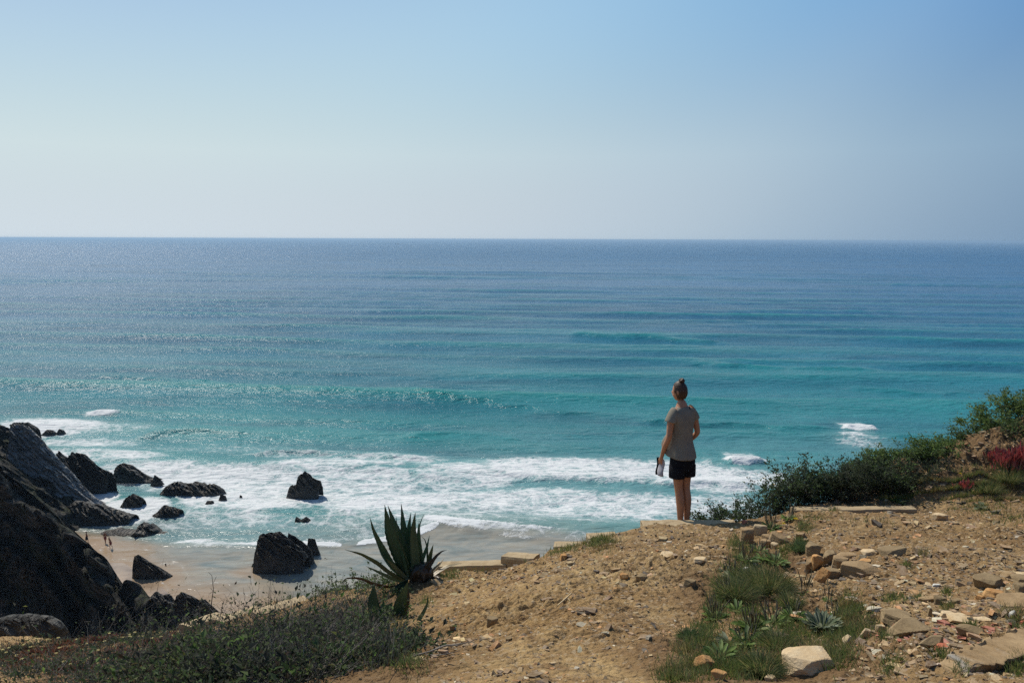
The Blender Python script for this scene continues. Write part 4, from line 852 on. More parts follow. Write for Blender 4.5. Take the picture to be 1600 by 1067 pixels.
ag2 = empty('agave', ongr(616, 1000, 6.2), 'short wide leaved agave in front of the large one, rising from the scrub', 'agave')
core(ag2, 612, 990, 6.2, 26, 30, 'ag_dark')
bl = lambda t: (.8+.5*t*(1-t)*2)*np.clip(1-t**4, 0, 1)
for i, a in enumerate([([(600, 992), (588, 962), (584, 935), (585, 912)], 24, 'ag_dark', .3, (0, -.05, 0)), ([(620, 995), (622, 965), (627, 935), (638, 908)], 22, 'ag_dark', -.3, (0, -.1, 0)), ([(611, 990), (608, 965), (609, 948), (613, 940)], 24, 'ag_pale', 0, (.03, .02, 0), 'pale folded inner leaf'),
    ([(592, 992), (576, 975), (560, 962), (546, 958)], 12, 'ag_pale', .9, (-.05, -.2, 0), 'pale leaf lying to the left'), ([(604, 990), (598, 958), (600, 938)], 16, 'ag_dark', .1, (.08, .1, 0)), ([(622, 990), (616, 960), (618, 938)], 14, 'ag_dark', -.4, (.1, .1, 0)), ([(625, 985), (634, 955), (638, 930), (634, 912)], 8, 'ag_brown', -.3, (.05, .1, 0))]):
    agave_leaf(ag2, *a[:5], k=i+30, prof=bl, label=a[5] if len(a) > 5 else None)
ag3 = empty('agave', ongr(645, 1000, 5.9), 'small agave with one tall thin leaf standing at the path edge', 'agave')
core(ag3, 645, 1000, 5.9, 14, 16, 'ag_dark')
for i, a in enumerate([([(642, 1000), (650, 976), (661, 958), (668, 944), (669, 928)], 7.5, 'ag_dark', .3, (0, -.05, 0)), ([(646, 1000), (655, 988), (663, 975), (676, 969)], 8, 'ag_pale', .7, (0, -.12, 0), 'split pale leaf'), ([(676, 969), (679, 975), (681, 984)], 3, 'ag_brown', .2, (-.12, -.14, 0)),
    ([(646, 998), (652, 990), (660, 985), (668, 980)], 7, 'ag_pale', .5, (-.05, -.15, 0)), ([(647, 1002), (655, 1004), (662, 1011)], 6, 'ag_tan', .5, (-.05, -.2, 0)), ([(640, 998), (636, 985), (635, 972)], 6, 'ag_dark', .3, (0, 0, 0)), ([(645, 998), (644, 984), (643, 970)], 6, 'ag_dark', -.3, (.05, 0, 0)), ([(650, 996), (652, 985), (653, 975)], 5, 'ag_dark', .3, (.06, .1, 0))]):
    agave_leaf(ag3, *a[:5], k=i+60, label=a[5] if len(a) > 5 else None)

# ------------------------------------------------------------------ shrubs
def at(px, py, Y, dz=0.0): p = P(px, py, Y); p.z = gz(p.x, p.y)+dz; return p
G1 = 'shrubs growing behind the curb and up the bank'
for i, (px, Y, rx, hgt, n, lf, lb) in enumerate([
    (1100, 9.55, .18, .34, 420, .035, 'low leafy shrub right beside the woman'), (1135, 9.6, .22, .44, 700, .035, 'dark leafy shrub behind the curb, second from the woman'), (1175, 9.7, .22, .50, 700, .034, 'dark shrub behind the squared block at the end of the curb'),
    (1212, 9.75, .24, .60, 800, .036, 'shrub with a few yellow flowers left of the long pale curb'), (1245, 9.9, .20, .62, 700, .036, 'bushy shrub rising over the left end of the long pale curb')]):
    shrub(at(px, 800, Y, -.05), rx*1.25, .2, hgt*.95, n*4, lf*.9, lb, seed=i, group=G1, twigs=40, flowers=(4, (.8, .6, .03), .016) if i == 3 else None, cols=DARKG+GREENS[:1])
for i, (px, py, Y, rx, hgt, n, lf, lb, cl) in enumerate([
    (1290, 792, 10.0, .30, .55, 1000, .034, 'dark twiggy shrub behind the long pale curb, left of its middle', DARKG), (1335, 790, 10.0, .34, .62, 1500, .034, 'dense dark shrub behind the middle of the long pale curb', DARKG), (1375, 785, 10.1, .30, .58, 1200, .034, 'dense dark shrub where the bank begins to rise', DARKG+GREENS[:2]),
    (1340, 757, 10.5, .26, .42, 900, .036, 'leafy shrub with one tall sprig on the skyline above the dark shrubs', GREENS), (1385, 738, 10.65, .24, .36, 800, .036, 'leafy shrub on the skyline halfway up the bank', GREENS), (1415, 718, 10.8, .20, .30, 600, .040, 'glossy bright shrub standing alone on the crest of the bank', GREENS),
    (1484, 700, 10.9, .20, .20, 420, .040, 'small leafy shrub on the crest left of the tallest one', GREENS), (1520, 690, 10.95, .26, .22, 520, .036, 'low thin shrub between the two leafy ones on the crest', DARKG+GREENS), (1555, 676, 11.1, .34, .40, 1300, .042, 'green shrub with pale leaf tips on the crest', GREENS), (1600, 668, 11.2, .42, .56, 2000, .042, 'tallest leafy shrub at the right edge of the picture', GREENS), (1660, 660, 11.3, .4, .6, 900, .042, 'leafy shrub cut off by the right edge', GREENS),
    (1440, 722, 10.65, .28, .34, 900, .036, 'leafy shrub filling the dip of the crest right of the glossy one', GREENS), (1462, 708, 10.75, .24, .26, 700, .036, 'small bright shrub in the dip of the crest', GREENS), (1365, 750, 10.45, .30, .44, 1100, .036, 'wide shrub between the tall sprig and the crest', DARKG+GREENS), (1310, 772, 10.2, .28, .52, 1200, .034, 'tall dark shrub over the left half of the long pale curb', DARKG+GREENS[:1]),
    (1270, 785, 10.0, .26, .52, 1100, .034, 'dark shrub over the left end of the long pale curb', DARKG+GREENS[:1]), (1405, 770, 10.1, .30, .34, 900, .032, 'dark twiggy shrub where the rubble of the bank begins', DARKG),
    (1440, 762, 10.3, .30, .22, 500, .030, 'low dark weed patch under the rubble bank', DARKG), (1590, 700, 10.7, .25, .2, 500, .035, 'dull green shrub under the tallest one', DARKG+GREENS)]):
    shrub(at(px, py, Y, -.05), rx*1.1, rx*.7, hgt*.85, n*3, lf*.85, lb, seed=i+20, group=G1, twigs=44, cols=cl)

# dark scrub in the left foreground: twiggy bushes, little leaves low down
G2 = 'dark twiggy scrub bushes in the left foreground'
SCR = [(40, 7.6, .8, .10, 260, 1.6), (130, 7.0, .7, .10, 260, 1.7), (215, 6.6, .6, .11, 350, 1.5), (290, 6.9, .6, .14, 800, 1.1), (365, 6.6, .55, .13, 2200, .8), (440, 6.8, .55, .15, 2200, .8), (510, 6.8, .45, .15, 2000, .7), (560, 6.5, .42, .09, 1500, .4),
       (90, 5.6, .55, .10, 1300, .8), (190, 5.2, .5, .11, 1500, .8), (280, 5.1, .48, .18, 2200, .4), (360, 5.0, .45, .22, 2600, .3), (440, 4.95, .42, .22, 2600, .3), (520, 4.9, .38, .14, 2200, .3), (590, 5.1, .30, .08, 1300, .2), (560, 4.3, .3, .13, 1700, .2), (640, 4.5, .2, .09, 700, .2), (470, 4.1, .32, .16, 2200, .2), (380, 4.1, .34, .16, 2400, .2), (300, 4.2, .34, .15, 2200, .2)]
SLB = ['scrub bush at the far left in the second row', 'tangled scrub bush below the pale grey boulder', 'scrub bush with bare stems below the dark cliff face', 'scrub bush under the rounded end of the lowest curb', 'tangled grey scrub bush under the middle curb', 'scrub bush under the upper curb', 'scrub bush between the upper curb and the agaves', 'scrub bush left of the short wide leaved agave', 'leafy scrub bush at the bottom left corner', 'leafy scrub bush at the bottom, right of the corner one', 'dark scrub bush with bright leaves at the bottom left', 'dark scrub bush low in front of the middle curb', 'tangled scrub bush low in front of the upper curb', 'brown and green scrub bush below the agaves', 'small scrub bush at the feet of the two smaller agaves', 'scrub bush at the bottom edge where the path begins', 'little leafy bush at the path edge, last of the scrub', 'grey wiry scrub bush at the bottom edge', 'leafy scrub bush at the bottom edge, left of the grey wiry one', 'dark scrub bush at the bottom edge under the lowest curb']
BLK = [(.012, .018, .006), (.018, .022, .008), (.009, .010, .005)]
SC_COL = [BLK+DARKG*2+GREENS[:3], BLK+DARKG*2+[(.09, .04, .014)]+GREENS, BLK*2+DARKG+[(.06, .03, .012), (.03, .018, .009)]+GREENS[:2], [(.10, .05, .018), (.04, .02, .009)]+DARKG*2+GREENS]
for i, (px, Y, rx, hgt, n, stk) in enumerate(SCR):
    p = P(px, 1030, Y); wiry = i in (4, 5, 6, 7, 12, 13, 17); n = n*.32 if wiry else n
    shrub(Vector((p.x, p.y, gz(p.x, p.y)-.03)), rx, rx*.9, hgt, int(n*1.1), (.034, .028, .038, .031)[i % 4], SLB[i], seed=i+60, group=G2, name='scrub_bush', twigs=420 if wiry else 130, cols=SC_COL[i % 4], lw=.5, stick=stk, fill=.8, twig_r=.0028, twc=TWIGS+([(.24, .21, .18)]+[(.02, .016, .012)]*3 if wiry else [(.015, .012, .01)]*9))
# greener scrub above, between the curbs and the agaves
G3 = 'green scrub along the brow left of the agave'
for i, (px, py, Y, rx, h_, lb) in enumerate([(430, 948, 10.6, .3, .16, 'low green bush beside the upper end of the curbs'), (395, 950, 11.0, .25, .16, 'low green bush behind the middle curb'), (360, 962, 11.3, .2, .14, 'low green bush behind the lowest curb'), (515, 938, 9.9, .25, .16, 'low green bush right of the sand patch'), (550, 932, 9.5, .35, .22, 'green bush in the middle of the brow'), (590, 925, 9.1, .3, .25, 'green bush left behind the large agave'), (560, 955, 8.2, .45, .25, 'wide green bush in front of the brow'), (500, 968, 8.2, .5, .30, 'wide grey green bush below the sand patch'), (610, 920, 8.7, .2, .30, 'bright leafy bush against the foot of the large agave'), (450, 985, 8.3, .45, .25, 'grey green bush below the upper curb'), (620, 935, 7.8, .22, .16, 'dull low bush between the two larger agaves'), (600, 985, 6.0, .25, .2, 'leafy bush wrapped round the short wide leaved agave'), (575, 990, 6.2, .25, .2, 'leafy bush left of the short agave foot')]):
    shrub(at(px, py, Y, -.03), rx, rx*.8, h_*.55, 900, .024, lb, seed=i+200, group=G3, twigs=60, cols=GREENS+DARKG, twig_r=.003)

# bare stems standing out of the scrub
def bare(pts, Y, r, label, seed):
    q = np.array([list(P(a, b, Y)) for a, b in pts]); n = 16; t = np.linspace(0, 1, n); s0 = np.linspace(0, 1, len(q))
    C = np.stack([np.interp(t, s0, q[:, i]) for i in range(3)], -1); C += .004*np.stack([fbm(C*9+seed, 2, i) for i in range(3)], -1)
    rng = np.random.default_rng(seed); V, Fc = tubes(C[None], np.linspace(r, r*.35, n)[None], 5)
    k = rng.integers(3, n, 5); S2 = wander(C[k], rng.normal(0, 1, (5, 3))+[0, 0, .8], rng.uniform(.03, .09, 5), 4, .3, rng); V2, F2 = tubes(S2, np.full((5, 4), r*.35))
    c = Vector(C[0]); o = link('dry_stem', fastmesh('dry_stem', localise(np.concatenate([V, V2]), c), np.concatenate([Fc, F2+len(V)]), np.tile((.05, .038, .03), (len(V)+len(V2), 1))), MAT['twig']); o.location = c
    tag(o, label, 'stem')
bare([(328, 975), (331, 940), (334, 920), (331, 898)], 7.4, .006, 'tallest bare dark stem against the beach sand', 1)
bare([(343, 970), (347, 950), (350, 937)], 7.4, .004, 'short bare stem right of the tallest one', 2)
bare([(163, 1000), (175, 975), (188, 957), (208, 948)], 7.0, .004, 'forked grey twig arching over the dark cliff', 3)
bare([(150, 1000), (148, 985), (141, 975), (133, 971)], 7.2, .004, 'pale bent twig left of the forked one', 4)
bare([(370, 975), (373, 955), (374, 942)], 8.0, .003, 'thin stem by the middle curb', 5)
bare([(285, 1000), (292, 975), (300, 955), (312, 940)], 7.4, .004, 'slanting bare stem left of the tallest one', 6)
# dead branches on the path edge
def dead():
    c = hit(668, 1018); rng = np.random.default_rng(8); n = 3
    st = np.array([list(hit(620+rng.uniform(0, 70), 1010+rng.uniform(0, 22))) for _ in range(n)])+[0, 0, .02]
    Pt = wander(st, np.stack([rng.uniform(.6, 1, n), rng.uniform(-.2, .5, n), rng.uniform(-.05, .45, n)], -1), np.array([.42, .3, .24]), 9, .16, rng)
    for q in range(n):
        V, Fc = tubes(Pt[q:q+1], np.linspace(.006, .002, 9)[None], 4); c = Vector(st[q])
        o = link('dead_branch', fastmesh('dead_branch', localise(V, c), Fc, np.tile((.14, .11, .085), (len(V), 1))), MAT['twig']); o.location = c
        tag(o, ('longest dead grey branch across the path edge below the small agave', 'dead grey branch nearest the camera at the path edge', 'thin dead grey branch half under the scrub leaves by the small agave')[q], 'branch', 'dead branches at the path edge')
dead()

# ------------------------------------------------------------------ ground cover
def spread(regions, rng):
    out = []
    for px, py, hw, hh, n in regions:
        a = px+hw*rng.normal(0, .5, n); b = py+hh*rng.normal(0, .5, n)
        out += list(zip(a, b))
    return out
def hits(ps, lo=2.5, hi=16.5):
    px = np.array([p[0] for p in ps]); py = np.array([p[1] for p in ps]); n = len(px)
    D = np.array([list(ray(a, b)) for a, b in ps]); Ys = np.geomspace(lo, hi, 130); best = np.full(n, -1.0); 
    for Y in Ys:
        x = D[:, 0]/D[:, 1]*Y; z = H+D[:, 2]/D[:, 1]*Y; u = best < 0
        if not u.any(): break
        g = ground_z(x[u], np.full(u.sum(), Y), False); ok = z[u] <= g; i = np.where(u)[0][ok]; best[i] = Y
    k = best > 0; x = (D[:, 0]/D[:, 1]*best)[k]; y = best[k]; return np.stack([x, y, ground_z(x, y)], -1)
def iceplant():
    rng = np.random.default_rng(31)
    p = hits(spread([(60, 1020, 110, 14, 2600), (160, 1005, 110, 10, 2600), (240, 1000, 80, 10, 2200), (100, 1045, 120, 14, 2200), (20, 1035, 60, 16, 1200), (300, 1000, 40, 8, 900), (240, 1025, 90, 14, 1500), (110, 992, 60, 5, 700)], rng)); n = len(p)
    tone = fbm(p*1.1, 3, 7)+rng.normal(0, .25, n)
    cols = np.where((tone > .12)[:, None], pick([(.26, .06, .02), (.34, .12, .03), (.16, .035, .018)], n, rng), pick([(.07, .10, .02), (.10, .13, .03), (.05, .07, .018)], n, rng))
    d = rng.normal(0, .5, (n, 3)); d[:, 2] = 1; L = rng.uniform(.035, .075, n)
    V, Fc, K = blades(p, d, np.tile([.3, 1, 0], (n, 1)), L, L*.28, 2, .2)
    tag(link('ice_plant', fastmesh('ice_plant', V, Fc, np.repeat(cols, K, 0)), MAT['dull']), 'red and green ice plant mat covering the left slope', None, None, 'stuff')
    q = p[rng.random(n) < .007]; m = len(q); q = np.repeat(q+[0, 0, .07], 8, 0); an = np.tile(np.arange(8)*math.pi/4, m)
    V, Fc = leaf_quads(q, np.stack([np.cos(an), np.sin(an), np.full(len(q), .3)], -1), np.tile([0, 0, 1.], (len(q), 1)), np.full(len(q), .026), np.full(len(q), .016))
    tag(link('ice_plant_flowers', fastmesh('ice_plant_flowers', V, Fc, np.tile((.75, .66, .30), (len(V), 1)), smooth=False), MAT['petal']), 'pale yellow flowers dotted over the ice plant', None, None, 'stuff')
iceplant()
def grass():
    rng = np.random.default_rng(41)
    reg = [(1165, 872, 24, 14, 350), (1148, 895, 24, 18, 420), (1132, 925, 24, 20, 420), (1116, 958, 20, 18, 400), (1175, 968, 34, 14, 300), (1100, 1010, 26, 16, 500), (1150, 1020, 40, 14, 400), (1205, 880, 24, 12, 250), (1240, 985, 30, 14, 250), (1050, 1058, 24, 8, 500), (1325, 975, 26, 34, 2300), (1310, 1010, 28, 20, 1300), (1290, 1035, 45, 18, 900), (1150, 1045, 70, 20, 2200), (1080, 1052, 36, 14, 900), (1100, 990, 22, 16, 500), (1070, 1020, 18, 10, 500), (1240, 1005, 40, 20, 700), (1180, 990, 50, 20, 700),
           (1480, 770, 80, 14, 2600), (1540, 765, 60, 18, 2200), (1560, 785, 60, 8, 500), (1370, 790, 0, 0, 0), (1400, 785, 30, 6, 500), (940, 855, 26, 14, 1000), (880, 868, 30, 8, 350), (845, 862, 16, 5, 260), (735, 890, 28, 6, 500), (700, 895, 20, 6, 300), (820, 878, 10, 6, 160),
           (1255, 830, 14, 7, 260), (1225, 865, 10, 8, 150), (1250, 855, 9, 9, 260), (1300, 803, 10, 3, 60), (1150, 860, 12, 20, 300), (1415, 892, 10, 5, 80), (1440, 870, 8, 4, 80), (1480, 955, 12, 5, 110), (1515, 985, 14, 5, 110), (1395, 945, 22, 6, 160), (1435, 945, 10, 5, 90), (1480, 932, 9, 4, 80), (1590, 970, 14, 16, 220), (1385, 1000, 14, 10, 200), (1360, 985, 16, 10, 200), (1470, 1040, 14, 8, 120), (1500, 1055, 16, 10, 160), (1590, 1045, 22, 16, 260), (1390, 1050, 20, 12, 120), (1570, 960, 8, 5, 60), (1530, 800, 60, 10, 260), (1270, 815, 30, 8, 120), (1580, 815, 40, 10, 160), (1360, 820, 60, 10, 60), (900, 860, 40, 6, 200),
           (640, 1050, 30, 12, 260), (625, 1030, 30, 14, 260), (620, 985, 16, 10, 200), (665, 945, 14, 10, 120), (560, 1000, 30, 20, 300), (700, 905, 20, 6, 160)]
    p = hits(spread(reg, rng)); n = len(p); r = p[:, 1]
    d = rng.normal(0, .42, (n, 3)); d[:, 2] = 1; L = rng.uniform(.03, .085, n)*(.75+.05*r)
    dry = fbm(p*2.2, 2, 17)+rng.normal(0, .3, n) > .38
    c = np.where(dry[:, None], pick([(.34, .25, .09), (.26, .19, .07)], n, rng), pick([(.12, .17, .025), (.16, .20, .035), (.08, .13, .02), (.19, .20, .045)], n, rng))
    V, Fc, K = blades(p-[0, 0, .004], d, np.tile([.3, 1, 0], (n, 1)), L, np.full(n, .0042)*(.7+.06*r), 3, .55)
    tag(link('grass', fastmesh('grass', V, Fc, np.repeat(c, K, 0)), MAT['leaf']), 'short green and straw coloured grass in patches', None, None, 'stuff')
grass()
def dry_stalks():
    rng = np.random.default_rng(77); p = hits(spread([(420, 1010, 130, 26, 900), (540, 1010, 70, 30, 600), (300, 1035, 100, 20, 500), (150, 1040, 110, 16, 350), (600, 1035, 36, 18, 200), (480, 985, 90, 12, 400), (560, 955, 50, 12, 200)], rng)); n = len(p)
    d = rng.normal(0, .4, (n, 3)); d[:, 2] = 1; L = rng.uniform(.08, .24, n); c = pick([(.05, .04, .03)]*5+[(.22, .18, .12), (.14, .11, .07), (.05, .08, .02), (.30, .26, .19)], n, rng)
    V, Fc, K = blades(p, d, np.tile([.3, 1, 0], (n, 1)), L, np.full(n, .0042), 5, rng.uniform(0, 1.2, n)); tag(link('dry_grass', fastmesh('dry_grass', V, Fc, np.repeat(c, K, 0)), MAT['dull']), 'thin dry stalks standing through the dark scrub', None, None, 'stuff')
dry_stalks()
def tussock(c, rad, h_, n, label, seed, cols, name='grass_tussock', w_=.0035, droop=1.1, group=None):
    rng = np.random.default_rng(seed); a = rng.uniform(0, 2*math.pi, n); rr_ = rad*.45*np.sqrt(rng.random(n))
    p = np.stack([rr_*np.cos(a), rr_*np.sin(a), np.full(n, -.01)], -1); d = np.stack([np.cos(a)*rr_/rad*1.6, np.sin(a)*rr_/rad*1.6, np.full(n, .8)], -1)+rng.normal(0, .22, (n, 3))
    V, Fc, K = blades(p, d, np.tile([.2, 1, 0], (n, 1)), h_*rng.uniform(.55, 1.25, n), np.full(n, w_), 6, rng.uniform(.5, 1.6, n)*droop)
    o = link(name, fastmesh(name, V, Fc, np.repeat(pick(cols, n, rng), K, 0)), MAT['leaf']); o.location = c; return tag(o, label, 'grass tussock', group)
TG = [(.09, .13, .025), (.06, .10, .02), (.13, .17, .035), (.28, .23, .08)]
GT = 'fine grass tussocks in the weedy strip'
for i, (px, py, rad, h_, n, lb) in enumerate([(1150, 935, .20, .17, 1300, 'dark fine tussock of grass beside the path, left of the biggest one'), (1200, 925, .24, .20, 1700, 'biggest dark tussock of fine grass, right below the heap of stones'), (1170, 912, .18, .16, 900, 'dark tussock of grass behind the two biggest'), (1215, 1015, .15, .10, 700, 'grey green tussock of grass left of the large pale flat stone'), (1190, 1050, .14, .11, 900, 'tussock of grass at the bottom edge left of the large pale stone'), (1235, 948, .12, .11, 400, 'straw tipped tussock below the biggest one'), (1250, 862, .10, .13, 600, 'bright tussock hanging over the corner of the dry stone edge'), (1075, 1000, .09, .07, 500, 'small tussock at the path side'), (1575, 752, .25, .22, 700, 'tall grass clump under the red plants'), (1545, 770, .22, .16, 700, 'grass clump left of the tall one under the red plants')]):
    tussock(hit(px, py), rad, h_, n, lb, 300+i, TG if i not in (6, 7) else [(.06, .11, .03), (.08, .13, .03)], group=GT)
# plantain-like rosettes with upright spikes
def rosette(c, rad, n, spikes, sh, label, seed, cols, group=None, name='rosette_plant', lw=.24, cat='plant', up=.55, spc=((.10, .085, .035), (.14, .11, .045), (.07, .06, .03))):
    rng = np.random.default_rng(seed); root = empty(name, c, label, cat, group); a = rng.uniform(0, 2*math.pi, n)
    d = np.stack([np.cos(a), np.sin(a), rng.uniform(.15, 1.0, n)*up*2], -1); L = rad*rng.uniform(.6, 1.15, n)
    V, Fc, K = blades(np.stack([.1*rad*np.cos(a), .1*rad*np.sin(a), np.zeros(n)], -1), d, np.tile([0, 0, 1.], (n, 1)), L, L*lw, 6, rng.uniform(.5, 1.3, n), lambda t: .35+1.5*t*(1-t)**.5 if t < 1 else .05, .22)
    link('rosette', fastmesh('rosette', V, Fc, np.repeat(pick(cols, n, rng, .2), K, 0)), MAT['leaf'], root)
    if spikes:
        a = rng.uniform(0, 2*math.pi, spikes); st = np.stack([np.cos(a)*rad*.4, np.sin(a)*rad*.4, np.full(spikes, .01)], -1)*rng.uniform(.2, 1, (spikes, 1))
        Pt = wander(st, np.stack([np.cos(a)*.3, np.sin(a)*.3, np.full(spikes, 1.2)], -1), sh*rng.uniform(.6, 1.15, spikes), 7, .06, rng)
        Rr = np.array([.0014, .0014, .0015, .0034, .0038, .0032, .001])[None]*np.ones((spikes, 1)); sc_ = pick(spc, spikes, rng)
        for q in range(spikes):
            V, Fc = tubes(Pt[q:q+1], Rr[q:q+1], 5); link('flower_spike', fastmesh('flower_spike', V, Fc, np.repeat(sc_[q:q+1], 35, 0)), MAT['dull'], root)
    return root
RG = [(.11, .19, .03), (.16, .24, .05), (.08, .15, .025), (.24, .29, .10)]; GG = [(.20, .23, .13), (.26, .28, .17), (.13, .17, .085)]
GR2 = 'rosette plants with brown flower spikes in the weedy strip'
for i, (px, py, rad, n, sp, sh, lb, cl) in enumerate([
    (1118, 968, .11, 34, 16, .17, 'spiky rosette plant at the path edge, left of the dark tussocks', RG), (1128, 935, .10, 30, 14, .16, 'grey leaved spiky plant just above the path edge one', RG+GG), (1145, 905, .11, 30, 14, .17, 'spiky plant left above the dark tussocks', RG+GG), (1165, 878, .12, 34, 16, .17, 'spiky plant on the bank above the small white stone', RG), (1185, 862, .10, 26, 8, .13, 'spiky plant left of the small heap of stones', RG), (1205, 826, .12, 30, 22, .20, 'cluster of tall brown spikes in front of the concrete block', RG), (1232, 812, .10, 24, 14, .18, 'brown spikes by the left end of the long pale curb', RG), (1212, 880, .12, 40, 6, .12, 'bright leafy rosette below the small heap of stones', RG), (1192, 875, .09, 26, 0, .1, 'leafy rosette beside the tiny white stone', RG), (1175, 985, .12, 30, 18, .17, 'row of brown spikes in the middle of the weedy strip', RG), (1205, 975, .11, 30, 14, .15, 'spiky plant right of the row of brown spikes', RG), (1240, 968, .10, 34, 6, .15, 'fresh green rosette left of the grey leaved one', RG), (1165, 1010, .11, 30, 6, .12, 'leafy rosette below the row of brown spikes', RG), (1125, 1030, .10, 40, 2, .08, 'dense dark rosette above the rusty stones', RG), (1140, 1005, .09, 24, 0, .1, 'grey patterned rosette pressed flat to the ground', GG), (1255, 930, .06, 16, 10, .22, 'thin tall spikes against the bare earth below the dry stone edge', RG), (1295, 940, .06, 14, 8, .14, 'short spikes just above the big grey leaved rosette', RG), (1135, 895, .09, 24, 4, .1, 'grey leaved rosette left of the small white stone', GG), (1150, 955, .10, 30, 2, .1, 'green rosette under the dark left tussock', RG), (1405, 786, .12, 30, 0, .1, 'flat leafy weed by the right end of the long pale curb', RG), (1300, 975, .08, 20, 6, .12, 'rosette between the grey leaved one and the grass', RG)]):
    rosette(hit(px, py), rad, n, sp, sh, lb, 400+i, cl, GR2)
rosette(hit(1284, 984), .125, 130, 0, 0, 'large grey leaved rosette with thick spoon shaped leaves', 450, GG+[(.24, .28, .21)], name='rosette_plant', lw=.19, up=.75)
rosette(hit(1535, 795), .10, 14, 0, 0, 'pale green leafy weed at the foot of the grass clumps', 451, GG, name='rosette_plant', lw=.45)
# red-tipped succulents on the bank
def redplant(px, py, w_, h_, n, label, seed, cut=.62):
    rng = np.random.default_rng(seed); c = hit(px, py); p = np.stack([rng.normal(0, w_*.45, n), rng.normal(0, w_*.25, n), np.zeros(n)], -1)
    wp = p+np.array(list(c)); p[:, 2] = ground_z(wp[:, 0], wp[:, 1])-c.z-.01
    d = rng.normal(0, .28, (n, 3)); d[:, 2] = 1; L = h_*rng.uniform(.55, 1.15, n); V, Fc, K = blades(p, d, np.tile([.3, 1, 0], (n, 1)), L, np.full(n, .017), 6, .2, lambda t: .5+.9*t if t < .8 else (1-t)*5.6+.1)
    g = pick([(.10, .10, .02), (.14, .09, .02)], n, rng); r_ = pick([(.42, .028, .022), (.50, .06, .04), (.28, .02, .018)], n, rng); tt = np.tile(np.repeat(np.linspace(0, 1, 7), 3), n)[:, None]
    cc = np.repeat(g, K, 0)*(1-sstep(cut-.2, cut+.15, tt))+np.repeat(r_, K, 0)*sstep(cut-.2, cut+.15, tt)
    o = link('red_succulent', fastmesh('red_succulent', V, Fc, cc), MAT['dull']); o.location = c; tag(o, label, 'succulent', 'red tipped succulents on the bank')
redplant(1578, 735, .20, .24, 260, 'widest clump of red tipped succulents near the right edge', 1)
redplant(1606, 724, .16, .24, 170, 'clump of red tipped succulents cut by the right edge', 2)
redplant(1507, 766, .10, .12, 60, 'small clump of dull red succulents low on the bank', 3, .5)
redplant(1552, 722, .09, .18, 60, 'narrow clump of red succulents left of the widest one', 4)
# small yellow flowers
def blossom(px, py, r, label, seed):
    c = hit(px, py+6); rng = np.random.default_rng(seed); root = empty('yellow_flower', c, label, 'flower', 'yellow flowers'); h_ = .045
    Pt = np.array([[[0, 0, 0], [.004, 0, h_*.5], [0, 0, h_]]]); V, Fc = tubes(Pt, np.full((1, 3), .0015), 4); link('stalk', fastmesh('stalk', V, Fc, np.tile((.05, .09, .02), (len(V), 1))), MAT['dull'], root)
    for ring in (0, 1):
        n = 14; an = np.arange(n)*2*math.pi/n+ring*.2; V, Fc = leaf_quads(np.tile([0, 0, h_], (n, 1)), np.stack([np.cos(an), np.sin(an)-.4, np.full(n, .25+.5*ring)], -1), np.tile([0, -.5, 1.], (n, 1)), np.full(n, r*(1-.3*ring)), np.full(n, r*.4))
        link('petals', fastmesh('petals', V, Fc, np.tile((.85, .66, .02), (len(V), 1)), smooth=False), MAT['petal'], root)
blossom(1243, 811, .030, 'larger yellow flower by the left end of the long pale curb', 1)
blossom(1224, 819, .022, 'smaller yellow flower left below the larger one', 2)
blossom(1500, 741, .020, 'yellow flower by the small dull red succulents', 3)
blossom(1146, 808, .016, 'pale yellow flower in the shrub next to the woman', 4)
blossom(1486, 762, .014, 'tiny yellow flower in the grass at the foot of the bank', 5)

# ------------------------------------------------------------------ people
def skin_mat(name, c, rough=.5):
    m = M(name); n_ = m.noise(14, 3, .5); return m.done(m.mix(m.mrange(n_, .3, .7), tuple(x*.88 for x in c), c), rough, None, .4)
MAT['skin'] = skin_mat('skin', (.44, .21, .115)); MAT['hair'] = mat_plain('hair', (.060, .030, .014), .55, .4, 40, .4, .003)
MAT['shirt'] = mat_plain('grey_cotton', (.23, .205, .16), .9, .15, 9, .1, .004); MAT['navy'] = mat_plain('navy_cotton', (.006, .007, .011), .85, .2, 9, .2, .003)
MAT['cloth'] = mat_plain('white_cloth', (.40, .39, .41), .9, .12, 10, .1, .003)
def skinned(name, verts, edges, radii, mat, parent=None, lv=2, root=0):
    me = bpy.data.meshes.new(name); me.from_pydata(verts, edges, []); o = bpy.data.objects.new(name, me); COL.objects.link(o)
    sk = o.modifiers.new('skin', 'SKIN'); sk.use_smooth_shade = True
    for i, v in enumerate(me.skin_vertices[0].data):
        r = radii[i]; v.radius = (r, r) if not isinstance(r, tuple) else r; v.use_root = (i == root)
    sb = o.modifiers.new('sub', 'SUBSURF'); sb.levels = lv; sb.render_levels = lv
    dg = bpy.context.evaluated_depsgraph_get(); m2 = bpy.data.meshes.new_from_object(o.evaluated_get(dg)); o.modifiers.clear(); o.data = m2; bpy.data.meshes.remove(me)
    m2.materials.clear(); m2.materials.append(MAT[mat]); m2.polygons.foreach_set('use_smooth', [True]*len(m2.polygons))
    if parent: o.parent = parent
    return o
